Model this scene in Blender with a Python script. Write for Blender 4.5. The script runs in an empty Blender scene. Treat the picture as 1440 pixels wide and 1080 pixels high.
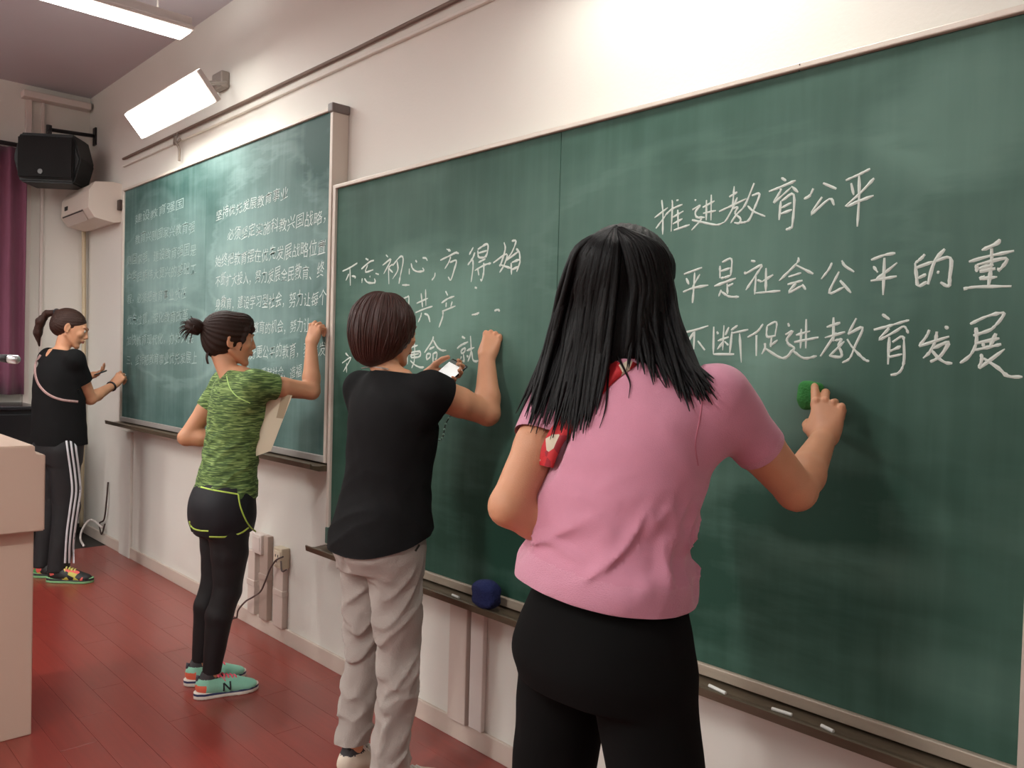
import bpy, bmesh, math, random
import numpy as np
from mathutils import Vector, Matrix
random.seed(7); rng = np.random.default_rng(7)
SC = bpy.context.scene; COL = SC.collection
# ------------------------------------------------------------------ camera
F_PX, YAW, PITCH, ROLL, CAM_D, CAM_H = 1164.28, .7519, -.0254, -.0273, 1.9614, 1.40
_f0 = np.array([-math.cos(YAW), math.sin(YAW), 0]); _r0 = np.array([math.sin(YAW), math.cos(YAW), 0]); _u0 = np.array([0, 0, 1.])
CF = _f0*math.cos(PITCH)+_u0*math.sin(PITCH); _u = _u0*math.cos(PITCH)-_f0*math.sin(PITCH)
CR = _r0*math.cos(ROLL)-_u*math.sin(ROLL); CU = _u*math.cos(ROLL)+_r0*math.sin(ROLL)
CP = np.array([0, -CAM_D, CAM_H])
cam = bpy.data.cameras.new('camera'); cam.sensor_width = 36; cam.lens = F_PX/1440*36; cam.clip_start = .05
camo = bpy.data.objects.new('camera', cam); COL.objects.link(camo); SC.camera = camo
camo.matrix_world = Matrix(((CR[0], CU[0], -CF[0], CP[0]), (CR[1], CU[1], -CF[1], CP[1]), (CR[2], CU[2], -CF[2], CP[2]), (0, 0, 0, 1)))
SC.view_settings.view_transform = 'Standard'; SC.view_settings.look = 'None'; SC.view_settings.gamma = 1
SC.view_settings.use_curve_mapping = False; SC.view_settings.exposure = 0.0
w = bpy.data.worlds.new('world'); SC.world = w; w.use_nodes = True
w.node_tree.nodes['Background'].inputs[0].default_value = (.9, .88, .86, 1); w.node_tree.nodes['Background'].inputs[1].default_value = .25
def area(name, loc, rot, sx, sy, power, col=(.98, 1, .955)):
    l = bpy.data.lights.new(name, 'AREA'); l.shape = 'RECTANGLE'; l.size = sx; l.size_y = sy; l.energy = power; l.color = col
    o = bpy.data.objects.new(name, l); COL.objects.link(o); o.location = loc; o.rotation_euler = rot; return o
# ceiling tubes (fixtures are built further down at the same places)
TUBES = [(-4.2, -.32, 1.25), (-4.2, -2.6, 1.25), (-1.6, -2.6, 1.25), (-4.2, -4.6, 1.25), (-1.6, -4.6, 1.25), (1.2, -2.6, 1.25), (-6.0, -2.2, 1.25)]  # last tube is added, out of view, to brighten left wall and ceiling
for i, (x, y, L) in enumerate(TUBES):
    area('tube_light', (x, y-L/2, 2.975), (0, 0, 0), .10, L, (14, 44, 42, 44, 38, 12, 18)[i])
    area('ceiling_fill', (x, y-L/2, 3.085), (math.pi, 0, 0), .12, L, (4, 38, 26, 36, 28, 10, 24)[i])  # added fill lights above the closed housings, brightening ceiling and upper walls
for lx, pw_ in ((-4.57, 9), (-1.35, 7)): area('board_light', (lx, -.33, 2.655), (math.radians(8), 0, 0), 1.0, .12, pw_, (1, 1, .94))

# ------------------------------------------------------------------ helpers
def ray(px, py): return CF+CR*(px-720)/F_PX-CU*(py-540)/F_PX
def at(px, py, ax, val):
    d = ray(px, py); i = 'xyz'.index(ax); return CP+d*((val-CP[i])/d[i])
def lin(c): return tuple((v/255/12.92 if v/255 <= .04045 else ((v/255+.055)/1.055)**2.4) for v in c)
MATS = {}
def mat(name, rgb, rough=.6, metal=0, bump=0, bscale=200, var=0, vscale=8, stretch=(1, 1, 1), spec=.5, emit=0, sss=0, coat=0, sheen=0):
    if name in MATS: return MATS[name]
    m = bpy.data.materials.new(name); m.use_nodes = True; nt = m.node_tree; b = nt.nodes['Principled BSDF']
    c = lin(rgb)+(1,); b.inputs['Base Color'].default_value = c; b.inputs['Roughness'].default_value = rough
    b.inputs['Metallic'].default_value = metal; b.inputs['Specular IOR Level'].default_value = spec
    if coat: b.inputs['Coat Weight'].default_value = coat; b.inputs['Coat Roughness'].default_value = .12
    if sheen: b.inputs['Sheen Weight'].default_value = sheen
    if sss: b.inputs['Subsurface Weight'].default_value = sss; b.inputs['Subsurface Radius'].default_value = (.01, .004, .002); b.inputs['Subsurface Scale'].default_value = 1
    if emit: b.inputs['Emission Color'].default_value = c; b.inputs['Emission Strength'].default_value = emit
    tc = nt.nodes.new('ShaderNodeTexCoord'); mp = nt.nodes.new('ShaderNodeMapping'); mp.inputs['Scale'].default_value = stretch
    nt.links.new(tc.outputs['Object'], mp.inputs[0])
    if var:
        n = nt.nodes.new('ShaderNodeTexNoise'); n.inputs['Scale'].default_value = vscale; n.inputs['Detail'].default_value = 4
        nt.links.new(mp.outputs[0], n.inputs['Vector'])
        mx = nt.nodes.new('ShaderNodeMix'); mx.data_type = 'RGBA'
        mx.inputs['A'].default_value = tuple(v*(1-var) for v in c[:3])+(1,); mx.inputs['B'].default_value = tuple(min(1, v*(1+var)) for v in c[:3])+(1,)
        nt.links.new(n.outputs['Fac'], mx.inputs['Factor']); nt.links.new(mx.outputs['Result'], b.inputs['Base Color'])
    if bump:
        n2 = nt.nodes.new('ShaderNodeTexNoise'); n2.inputs['Scale'].default_value = bscale; n2.inputs['Detail'].default_value = 3
        nt.links.new(mp.outputs[0], n2.inputs['Vector'])
        bp = nt.nodes.new('ShaderNodeBump'); bp.inputs['Strength'].default_value = bump; bp.inputs['Distance'].default_value = .004
        nt.links.new(n2.outputs['Fac'], bp.inputs['Height']); nt.links.new(bp.outputs[0], b.inputs['Normal'])
    MATS[name] = m; return m
def link(o, parent=None):
    COL.objects.link(o)
    if parent is not None: o.parent = parent
    return o
def tag(o, label=None, cat=None, group=None, kind=None):
    for k, v in (('label', label), ('category', cat), ('group', group), ('kind', kind)):
        if v: o[k] = v
    return o
def empty(name, loc, label, cat, group=None, rz=0):
    o = bpy.data.objects.new(name, None); o.empty_display_size = .1; o.location = loc; o.rotation_euler = (0, 0, rz); COL.objects.link(o)
    return tag(o, label, cat, group)
class MB:
    """collects world- or local-space shapes into one mesh"""
    def __init__(s): s.v = []; s.f = []; s.m = []
    def add(s, vs, fs, mi=0):
        n = len(s.v); s.v += [tuple(map(float, v)) for v in vs]; s.f += [tuple(i+n for i in f) for f in fs]; s.m += [mi]*len(fs); return s
    def box(s, lo, hi, bev=0, mi=0, M=None):
        bm = bmesh.new(); bmesh.ops.create_cube(bm, size=1)
        lo = np.array(lo, float); hi = np.array(hi, float); c = (lo+hi)/2; d = hi-lo
        for v in bm.verts: v.co = Vector(c+np.array(v.co)*d)
        if bev: bmesh.ops.bevel(bm, geom=bm.edges[:], offset=bev, segments=2, affect='EDGES', profile=.5)
        if M is not None: bm.transform(M)
        s.bm(bm, mi); return s
    def bm(s, bm, mi=0):
        bm.verts.index_update(); s.add([v.co[:] for v in bm.verts], [[v.index for v in f.verts] for f in bm.faces], mi); bm.free()
    def tube(s, pts, r, seg=8, mi=0, caps=True, flat=1):
        P = np.array(pts, float); n = len(P); R_ = np.broadcast_to(np.array(r, float), (n,)) if np.ndim(r) < 1 or len(np.atleast_1d(r)) == 1 else np.array(r, float)
        T = np.gradient(P, axis=0); T /= np.linalg.norm(T, axis=1)[:, None]+1e-12
        up = np.array([0, 0, 1.]) if abs(T[0][2]) < .9 else np.array([1., 0, 0]); N = np.cross(up, T[0]); N /= np.linalg.norm(N)
        V = []
        for i in range(n):
            N = N-T[i]*(N@T[i]); N /= np.linalg.norm(N)+1e-12; B = np.cross(T[i], N)
            for k in range(seg):
                a = 2*math.pi*k/seg; V.append(P[i]+R_[i]*(N*math.cos(a)+B*math.sin(a)*flat))
        Fc = [(i*seg+k, i*seg+(k+1) % seg, (i+1)*seg+(k+1) % seg, (i+1)*seg+k) for i in range(n-1) for k in range(seg)]
        if caps: Fc += [tuple(range(seg))[::-1], tuple((n-1)*seg+k for k in range(seg))]
        return s.add(V, Fc, mi)
    def build(s, name, m, parent=None, smooth=False, label=None):
        me = bpy.data.meshes.new(name); me.from_pydata(s.v, [], s.f)
        for x in (m if isinstance(m, (list, tuple)) else [m]): me.materials.append(x)
        me.polygons.foreach_set('material_index', s.m)
        if smooth: me.polygons.foreach_set('use_smooth', [True]*len(me.polygons))
        me.update(); o = bpy.data.objects.new(name, me); link(o, parent)
        if parent is not None: o.matrix_parent_inverse = Matrix.Identity(4)
        if label: o['label'] = label
        return o
def local(o):
    """re-express a part built in world space in its parent's frame"""
    p = o.parent; M = Matrix.LocRotScale(p.location, p.rotation_euler, None)
    if p.parent is not None: M = Matrix.LocRotScale(p.parent.location, p.parent.rotation_euler, None) @ M
    o.data.transform(M.inverted()); return o
def spline(pts, n=6):
    P = np.array(pts, float)
    if len(P) < 3: return np.linspace(P[0], P[-1], n+1)
    Q = np.vstack([2*P[0]-P[1], P, 2*P[-1]-P[-2]]); out = []
    for i in range(1, len(Q)-2):
        for t in np.linspace(0, 1, n, endpoint=False):
            a, b, c, d = Q[i-1:i+3]; out.append(.5*((2*b)+(-a+c)*t+(2*a-5*b+4*c-d)*t*t+(-a+3*b-3*c+d)*t**3))
    out.append(P[-1]); return np.array(out)

# ------------------------------------------------------------------ setting
WX, EX, BY, CZ = -6.9, 3.2, -6.5, 3.33
wallm = mat('wall_paint', (219, 216, 208), .75, bump=.12, bscale=90, var=.05, vscale=1.5)
ceilm = mat('ceiling_paint', (198, 194, 200), .8, var=.05, vscale=1)
trimm = mat('trim_white', (214, 203, 196), .5)
def struct(o): o['kind'] = 'structure'; return o
struct(MB().box((WX-.1, 0, 0), (EX+.1, .1, CZ)).build('wall_front', wallm))
struct(MB().box((WX-.1, BY, 0), (WX, 0, CZ)).build('wall_left', wallm))
struct(MB().box((EX, BY, 0), (EX+.1, 0, CZ)).build('wall_right', wallm))
struct(MB().box((WX-.1, BY-.1, 0), (EX+.1, BY, CZ)).build('wall_back', wallm))
struct(MB().box((WX-.1, BY-.1, CZ), (EX+.1, .1, CZ+.1)).build('ceiling', ceilm))
# floor: base slab and laminate planks running along the wall
FX = -6.34
def plank_mat():
    m = mat('laminate', (124, 36, 28), .22, spec=.6, coat=.45)
    nt = m.node_tree; b = nt.nodes['Principled BSDF']; b.inputs['Coat Roughness'].default_value = .285; tc = nt.nodes['Texture Coordinate']
    oi = nt.nodes.new('ShaderNodeObjectInfo'); ge = nt.nodes.new('ShaderNodeNewGeometry')
    mp = nt.nodes.new('ShaderNodeMapping'); mp.inputs['Scale'].default_value = (1.2, 22, 22); mp.inputs['Location'].default_value = (3.37, 1.73, 4.61); mp.inputs['Rotation'].default_value = (.13, .07, 0); nt.links.new(ge.outputs['Position'], mp.inputs[0])
    n = nt.nodes.new('ShaderNodeTexNoise'); n.inputs['Scale'].default_value = 3; n.inputs['Detail'].default_value = 6; nt.links.new(mp.outputs[0], n.inputs['Vector'])
    ad = nt.nodes.new('ShaderNodeMath'); ad.operation = 'MULTIPLY_ADD'; ad.inputs[1].default_value = .15; nt.links.new(oi.outputs['Random'], ad.inputs[0]); nt.links.new(n.outputs['Fac'], ad.inputs[2])
    cr = nt.nodes.new('ShaderNodeValToRGB'); cr.color_ramp.elements[0].position = .25; cr.color_ramp.elements[0].color = lin((122, 40, 31))+(1,)
    cr.color_ramp.elements[1].position = .95; cr.color_ramp.elements[1].color = lin((142, 48, 38))+(1,)
    nt.links.new(ad.outputs[0], cr.inputs[0]); nt.links.new(cr.outputs[0], b.inputs['Base Color'])
    n3 = nt.nodes.new('ShaderNodeTexNoise'); n3.inputs['Scale'].default_value = 2.2; nt.links.new(ge.outputs['Position'], n3.inputs['Vector'])
    mr = nt.nodes.new('ShaderNodeMapRange'); mr.inputs['To Min'].default_value = .285; mr.inputs['To Max'].default_value = .34; nt.links.new(n3.outputs['Fac'], mr.inputs['Value']); nt.links.new(mr.outputs[0], b.inputs['Roughness'])
    return m
PM = plank_mat()
fl = struct(MB().box((WX-.1, BY-.1, -.1), (EX+.1, .1, -.0035)).build('floor', mat('floor_dark', (38, 36, 34), .5, var=.2)))
pw, pl = .125, 1.1; pcache = {}
def plank(x0, x1, y0):
    key = round(x1-x0, 3)
    if key not in pcache:
        me = MB().box((0, 0, -.009), (x1-x0-.0007, pw-.0007, .0006), bev=.0005)
        o = me.build('plank', PM); pcache[key] = o.data; o.location = (x0, y0, 0); o.parent = fl; return
    o = bpy.data.objects.new('plank', pcache[key]); o.location = (x0, y0, 0); link(o, fl)
for j in range(20):
    y0 = -.012-(j+1)*pw; off = (j*.41) % pl; x = FX
    first = pl*.25+off*.75 if off > .1 else pl; x1 = min(x+round(first*4)/4, 0)
    while x < 0-.01:
        plank(x, x1, y0); x = x1; x1 = min(x+pl, 0)
fb = MB()
for j in range(1): fb.box((0, BY, -.006), (EX, 0, -.0005)); fb.box((FX, BY, -.006), (0, -.012-20*pw, -.0005))
struct(fb.build('floor_boards', PM)).name = 'floor.001'
# skirting
bb = mat('skirting_white', (205, 190, 178), .45, var=.06, vscale=3)
struct(MB().box((WX, -.014, 0), (EX, 0, .075), bev=.003).build('baseboard_front', bb))
struct(MB().box((WX, BY, 0), (WX+.014, -.014, .075), bev=.003).build('baseboard_left', mat('skirting_dark', (40, 40, 36), .5)))
struct(MB().box((-6.05, -.02, 0), (-5.84, 0, .86), bev=.004).build('trim_1', wallm))      # shallow casing below the left board
# picture rail / conduit along the wall top
struct(MB().box((-6.1, -.018, 2.685), (EX, 0, 2.700), bev=.004).build('trim_2', wallm))
struct(MB().tube([(-6.1, -.012, 2.742), (-3.2, -.012, 2.738), (-1.5, -.012, 2.755), (EX, -.012, 2.75)], .0085, 8).build('trim_4', mat('conduit', (118, 100, 88), .6)))
# corner pilaster with its cornice on the left wall
struct(MB().box((WX, -.44, 1.0), (WX+.03, -.40, 3.22), bev=.004).box((WX, -.335, 1.0), (WX+.02, -.315, 3.22), bev=.003).box((WX, -.47, 3.22), (WX+.10, -.02, 3.27), bev=.006).build('trim_3', trimm))

# ------------------------------------------------------------------ blackboards
def board_mat(name, base, dust, spots, amount):
    m = bpy.data.materials.new(name); m.use_nodes = True; nt = m.node_tree; b = nt.nodes['Principled BSDF']; L = nt.links.new
    b.inputs['Roughness'].default_value = .62; b.inputs['Specular IOR Level'].default_value = .35
    ge = nt.nodes.new('ShaderNodeNewGeometry'); pos = ge.outputs['Position']
    def noise(sc, stretch, det=4, rot=0):
        mp = nt.nodes.new('ShaderNodeMapping'); mp.inputs['Scale'].default_value = stretch; mp.inputs['Rotation'].default_value = (0, rot, 0); L(pos, mp.inputs[0])
        n = nt.nodes.new('ShaderNodeTexNoise'); n.inputs['Scale'].default_value = sc; n.inputs['Detail'].default_value = det; n.inputs['Roughness'].default_value = .55; L(mp.outputs[0], n.inputs['Vector']); return n.outputs['Fac']
    def M(op, a, b_=None, c=None, cl=False):
        x = nt.nodes.new('ShaderNodeMath'); x.operation = op; x.use_clamp = cl
        for i, v in enumerate((a, b_, c)):
            if v is None: continue
            if isinstance(v, (int, float)): x.inputs[i].default_value = v
            else: L(v, x.inputs[i])
        return x.outputs[0]
    def mapr(v, a, b_, c=0, d=1):
        x = nt.nodes.new('ShaderNodeMapRange'); x.interpolation_type = 'SMOOTHSTEP'; L(v, x.inputs['Value'])
        for k, q in (('From Min', a), ('From Max', b_), ('To Min', c), ('To Max', d)): x.inputs[k].default_value = q
        return x.outputs[0]
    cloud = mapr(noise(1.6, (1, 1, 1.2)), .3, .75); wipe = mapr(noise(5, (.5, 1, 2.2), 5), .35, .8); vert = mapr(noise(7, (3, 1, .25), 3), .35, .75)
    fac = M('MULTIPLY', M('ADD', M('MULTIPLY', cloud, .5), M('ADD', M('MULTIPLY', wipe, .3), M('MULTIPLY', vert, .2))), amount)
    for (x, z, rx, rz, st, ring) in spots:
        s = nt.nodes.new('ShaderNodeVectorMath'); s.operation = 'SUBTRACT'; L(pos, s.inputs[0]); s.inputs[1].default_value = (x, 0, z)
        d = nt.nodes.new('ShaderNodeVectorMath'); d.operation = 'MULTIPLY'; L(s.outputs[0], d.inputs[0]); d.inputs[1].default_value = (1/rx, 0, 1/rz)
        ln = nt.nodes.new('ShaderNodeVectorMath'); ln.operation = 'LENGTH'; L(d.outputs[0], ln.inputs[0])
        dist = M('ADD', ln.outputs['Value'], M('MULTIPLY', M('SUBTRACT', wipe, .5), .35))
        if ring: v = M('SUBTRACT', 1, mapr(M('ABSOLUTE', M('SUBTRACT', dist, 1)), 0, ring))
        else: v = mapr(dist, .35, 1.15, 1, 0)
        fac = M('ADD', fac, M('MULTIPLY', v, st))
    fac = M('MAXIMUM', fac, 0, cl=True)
    mx = nt.nodes.new('ShaderNodeMix'); mx.data_type = 'RGBA'; mx.inputs['A'].default_value = lin(base)+(1,); mx.inputs['B'].default_value = lin(dust)+(1,)
    L(fac, mx.inputs['Factor']); L(mx.outputs['Result'], b.inputs['Base Color']); return m
white = mat('board_rail_white', (206, 196, 184), .4, metal=.1); railw = mat('board_rail_worn', (170, 156, 140), .45, metal=.2, var=.12, vscale=12, stretch=(1, 6, 6))
trayd = mat('tray_dark', (96, 84, 68), .4, metal=.35, var=.25, vscale=20, stretch=(.6, 4, 4)); capg = mat('corner_cap', (120, 112, 108), .5)
chalk = mat('chalk_line', (214, 224, 216), .95, bump=.5, bscale=600); chalkf = mat('chalk_line_faint', (166, 188, 184), .95)
FRONT = dict(x0=-3.158, x1=-.495, z0=.612, z1=2.132); REAR = dict(x0=-5.866, x1=-3.214, z0=.968, z1=2.477)
YB = -.07
def board(B, label, mt, railm):
    x0, x1, z0, z1 = B['x0'], B['x1'], B['z0'], B['z1']; xm = (x0+x1)/2
    e = empty('blackboard', ((x0+x1)/2, 0, z0-.06), label, 'blackboard')
    L = lambda o: local(o)
    for a, b in ((x0, xm-.001), (xm+.001, x1)): L(MB().box((a, YB, z0), (b, -.02, z1), bev=.0015).build('panel', mt, e))
    L(MB().box((x0-.004, YB-.012, z1), (x1+.004, -.0, z1+.016), bev=.003).build('top_rail', white, e))
    L(MB().box((x0-.022, YB-.012, z0-.03), (x0, -.0, z1+.016), bev=.003).build('side_rail', white, e))
    L(MB().box((x1, YB-.012, z0-.03), (x1+.022, -.0, z1+.016), bev=.003).build('side_rail', white, e))
    L(MB().box((x0-.004, YB-.012, z0-.03), (x1+.004, -.0, z0), bev=.003).build('bottom_rail', railm, e))
    t = MB(); pr = [(-.02, -.032), (-.115, -.040), (-.150, -.036), (-.158, -.026), (-.163, -.028), (-.160, -.050), (-.118, -.062), (-.02, -.066)]
    n = len(pr); vs = [(xx, y, z0+z) for xx in (x0-.05, x1+.03) for y, z in pr]
    t.add(vs, [(i, (i+1) % n, n+(i+1) % n, n+i) for i in range(n)]+[tuple(range(n))[::-1], tuple(range(n, 2*n))]); L(t.build('chalk_tray', trayd, e))
    return e
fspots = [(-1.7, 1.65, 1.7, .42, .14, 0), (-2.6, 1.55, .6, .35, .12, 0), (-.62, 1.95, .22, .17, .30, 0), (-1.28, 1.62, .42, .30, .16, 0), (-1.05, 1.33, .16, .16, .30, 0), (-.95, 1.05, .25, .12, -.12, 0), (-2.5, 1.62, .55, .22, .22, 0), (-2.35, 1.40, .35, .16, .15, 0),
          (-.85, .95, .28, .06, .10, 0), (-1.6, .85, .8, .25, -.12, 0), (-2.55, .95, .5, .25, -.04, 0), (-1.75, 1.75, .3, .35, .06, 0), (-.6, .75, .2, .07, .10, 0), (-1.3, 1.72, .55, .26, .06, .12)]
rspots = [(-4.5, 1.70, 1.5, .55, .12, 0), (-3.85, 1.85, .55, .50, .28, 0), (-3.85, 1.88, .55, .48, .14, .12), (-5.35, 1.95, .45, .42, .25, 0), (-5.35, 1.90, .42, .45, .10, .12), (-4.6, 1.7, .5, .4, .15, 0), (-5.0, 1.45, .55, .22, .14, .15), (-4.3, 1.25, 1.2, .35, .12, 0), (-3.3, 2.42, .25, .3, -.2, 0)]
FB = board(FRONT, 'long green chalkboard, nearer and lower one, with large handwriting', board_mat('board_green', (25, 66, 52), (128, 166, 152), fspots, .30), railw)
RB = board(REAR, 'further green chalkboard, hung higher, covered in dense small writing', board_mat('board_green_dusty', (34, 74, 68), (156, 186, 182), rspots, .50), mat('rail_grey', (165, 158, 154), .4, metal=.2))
for x in (REAR['x1']+.011,):
    local(MB().box((x-.022, YB-.02, REAR['z1']-.01), (x+.02, .0, REAR['z1']+.03), bev=.006).build('corner_cap', capg, RB))
local(MB().box((FRONT['x0']-.016, YB-.018, FRONT['z0']-.02), (FRONT['x0']+.006, -.0, FRONT['z0']+.05), bev=.003).build('corner_cap', mat('cap_green', (70, 96, 86), .5), FB))
local(MB().tube([at(1127, 96, 'y', -.06), at(1127, 96, 'y', -.06)+np.array([0, -.012, 0]), at(1127, 96, 'y', -.06)+np.array([.01, -.02, .002])], [.009, .010, .004]).build('hook', mat('dark_metal', (60, 55, 50), .4, metal=.6), FB))

# chalk strokes, written as ribbons of chalk lying on the board
BLK = [
 ('title', 910, 220, 8, 1.0, """165,490 178,640 175,880|85,690 235,575|100,810 215,655|280,490 285,560 270,845|330,495 355,490|205,660 285,590 400,540|280,690 410,615|290,760 400,700|300,830 480,768|345,600 350,800|535,488 552,495|510,600 600,550 545,620 555,680 610,705 500,830|505,715 620,740 780,770 870,740|560,690 650,685|625,575 760,500|630,640 775,610|668,490 665,720|722,430 718,720|980,335 960,590|925,455 1015,400|810,620 940,560 1120,475|1015,460 960,590 900,700 870,740|1205,300 1100,550 1010,650 940,750|960,590 1020,570 990,640 1050,700 1035,750 980,745|1180,440 1265,425 1200,600 1150,710 1100,740 1040,745|1130,555 1200,620 1330,675"""),
 ('title', 1070, 220, 8, 1.15, """230,240 285,275|90,395 220,345 395,270|225,360 215,400 140,520|145,525 345,345|345,335 420,405|225,500 205,715|235,500 370,430 355,760 330,805 280,825|230,580 345,520|225,645 350,600|590,360 550,440 485,478|700,300 850,365|690,455 565,650 770,480 825,550|955,270 1100,205 1230,140|1015,300 1045,435|1275,245 1130,400 960,560 1110,500 1270,440|1105,200 1105,450 1085,790"""),
 ('row', 950, 340, 8, 1.1, """95,365 300,290|120,410 150,480|275,365 190,510|85,565 200,520 370,488|215,345 205,520 190,690|525,230 630,195 620,380|500,270 500,410|510,330 620,295|510,410 560,400 620,380|435,500 680,410|580,470 585,590|590,500 650,470|515,540 485,615|515,560 600,615 715,620|850,215 900,222|785,335 795,355 970,260 900,380 790,545|905,380 890,595|920,430 970,450|970,450 1100,370|1018,295 1015,560|890,578 1180,552"""),
 ('row', 1090, 340, 8, 1.15, """262,175 245,240 45,440|235,262 430,362|150,395 295,350|140,480 310,435|235,465 155,570 310,490|305,480 345,540|640,235 605,310 520,420|750,210 785,270 890,340|720,335 610,575 775,510|730,435 855,575|1080,205 1230,150 1355,128|1105,275 1155,345|1375,235 1240,345 1135,425|1075,440 1220,415 1370,388|1230,180 1215,600"""),
 ('row', 1260, 320, 8, 1.3, """325,300 285,345 215,400|215,400 230,540 250,655 350,610|235,450 410,385|550,240 430,390 360,640|250,570 340,525|410,390 610,340 605,560 590,660 500,615|460,500 488,505|1170,130 1130,180 965,255|820,385 1050,320 1330,262|905,415 910,500|910,420 1235,345 1190,450 1140,480|930,460 1100,420|940,495 1120,460|940,578 1000,545|940,578 1140,555|1075,235 1075,400 1040,660|760,690 900,668 1300,660"""),
 ('lower', 950, 430, 8, 1.1, """100,300 230,270 370,225|205,300 135,410|212,290 205,490|250,395 330,500|430,235 425,545|425,545 660,545|465,290 480,320|600,240 560,330|475,395 600,350|545,220 530,500|540,400 470,490|550,400 595,445|700,220 625,275|635,290 610,530|630,310 820,268|720,310 740,640|985,205 920,290 810,355|910,330 908,565|1030,225 1135,185 1120,335|1030,230 1030,345 1130,335|1080,345 1070,465|1080,440 1150,385|1005,420 1005,480 970,545|1010,480 1170,580 1250,575 1320,490|585,780 665,745|710,815 685,880"""),
 ('lower', 1090, 430, 8, 1.1, """145,195 160,235|115,325 195,290 135,370 150,430 210,470 195,510 130,580|205,510 325,590 470,565|235,330 395,285|215,410 490,355|295,260 285,480|350,150 345,480|658,130 655,400|580,240 735,190|560,360 790,295|690,300 510,570|670,390 750,380 710,440 745,520 735,575 610,565|610,565 780,400|915,140 820,320|820,320 985,245 900,450 840,590 755,640|810,375 880,480 1000,600 1060,625|1205,95 1290,155|1110,270 1290,225 1440,180 1510,162|1285,250 1170,380 1350,290 1450,232 1500,312|1285,350 1270,660|1320,410 1435,345 1450,460 1450,620 1420,720 1370,765 1300,780|1295,510 1415,455|1265,580 1430,545"""),
 ('lower', 1260, 430, 8, 1.25, """375,270 345,340 260,455|260,455 600,345|460,290 440,400 380,520 305,590|550,230 590,260|420,480 585,410 520,540 450,600 385,630|400,500 480,590 560,640 635,648|835,205 1020,120 1205,80 1180,150 1100,240 1040,280 870,335|900,245 905,400 860,520 800,590 720,645|890,425 1165,365|880,500 1020,470 1185,432|975,400 985,460|1125,310 1060,450|955,540 965,600 935,705|935,705 1225,485|985,590 1150,700 1260,790 1425,800"""),
 ('left', 475, 335, 9.6, 1.0, """65,445 160,400 265,335|165,410 170,640|150,480 110,570|190,510 235,520 230,545|375,275 415,295|320,415 430,320 490,300|405,360 375,455 480,425|330,540 325,605|360,545 400,595 470,605 505,590 495,545|430,520 440,515|510,475 555,490|650,225 680,255|605,365 720,285 620,480|685,400 690,620|740,350 690,400 745,465|740,370 830,260 875,250 880,330 850,480 825,615|800,310 810,430 740,550|965,410 965,490|990,340 1010,410 1070,450 1160,440 1145,400|1050,300 1070,325|1145,265 1190,270 1210,305|1315,465 1305,520 1270,565|870,632 970,632"""),
 ('left', 600, 330, 9.6, 1.0, """270,195 325,220|185,345 310,285 390,245 435,255|325,295 300,370 245,460|315,375 400,350 370,480 325,612 290,570|630,170 575,270|650,240 620,320 555,410|625,340 625,450 600,640|690,200 800,130 830,160 800,290 705,305 690,215|695,250 815,215|700,375 795,325|650,485 780,410 870,385|690,460 705,550|770,380 770,500 745,615 725,600|1045,105 1060,200 1000,400 980,410|900,380 1080,260 1050,400 985,510|990,405 1140,455|1150,85 1205,90 1150,240 1080,340 1250,220|1210,190 1250,240 1260,340|1140,380 1145,540|1150,375 1260,345 1215,500|1155,470 1240,430"""),
 ('left', 550, 400, 9.6, 1.0, """130,215 215,170 240,195 220,540|175,268 195,270|405,120 425,310|465,65 470,290|345,255 500,185|330,380 450,330 560,295|410,380 400,430 365,510|450,395 500,420 525,510|735,90 765,150|680,250 770,190 855,160|745,240 740,310|825,230 805,300|690,365 870,290|700,370 695,440 645,580|1090,410 1150,400 1190,380|1130,40 1160,50"""),
 ('left', 560, 450, 9.6, 1.0, """190,110 195,150 180,210 145,265|150,300 125,370 85,440|125,390 125,600|160,375 265,340|215,270 225,420|170,440 175,510|175,510 285,495 290,425 170,440|175,475 280,455|220,430 215,560 180,650|165,550 230,610 300,640 350,635|475,220 455,290 355,440|475,275 530,370 590,410 650,410|420,395 490,360|385,460 385,530 430,500 430,455 385,460|470,450 470,590|470,455 520,440 515,520 495,530|860,225 905,250|795,385 850,340 945,295|850,410 900,380 895,430 855,450 850,410|880,460 890,560 870,545|855,490 840,530|925,480 945,500|925,415 1030,370|975,215 985,400 970,480 940,560|990,420 1010,540 1060,560 1080,540"""),
 ('left', 440, 330, 3.27, 1.0, """150,545 165,560|135,590 175,565 140,630|155,590 155,635|835,350 850,345 860,352"""),
 ('mark', 440, 640, 2.4536, .8, """80,232 92,232|80,232 80,245 92,245 92,232|78,255 94,255|78,262 94,262|80,268 94,270"""),
]
def ribbons(blocks, y, wpx, parent, name, m, label=None):
    mb = MB()
    for (_, ox, oy, sc, wk, S) in blocks:
        for st in S.split('|'):
            P = np.array([[float(a) for a in p.split(',')] for p in st.split()]); P = P/sc+np.array([ox, oy])
            W = np.array([at(px, py, 'y', y) for px, py in P]); W = spline(W[:, [0, 2]], 4)
            T = np.gradient(W, axis=0); T /= np.linalg.norm(T, axis=1)[:, None]+1e-9; N = np.stack([-T[:, 1], T[:, 0]], 1)
            n = len(W); hw = .5*wpx*wk*(1+.18*rng.standard_normal(n)); hw[0] *= .7; hw[-1] *= .55
            a = W+N*hw[:, None]; b = W-N*hw[:, None]; V = [(p[0], y, p[1]) for p in a]+[(p[0], y, p[1]) for p in b]+[(p[0], y-.0008, p[1]) for p in W]
            Fc = []
            for i in range(n-1): Fc += [(i, i+1, 2*n+i+1, 2*n+i), (2*n+i, 2*n+i+1, n+i+1, n+i)]
            mb.add(V, Fc)
    o = local(mb.build(name, m, parent, label=label)); o['kind'] = 'stuff'; return o
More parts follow.
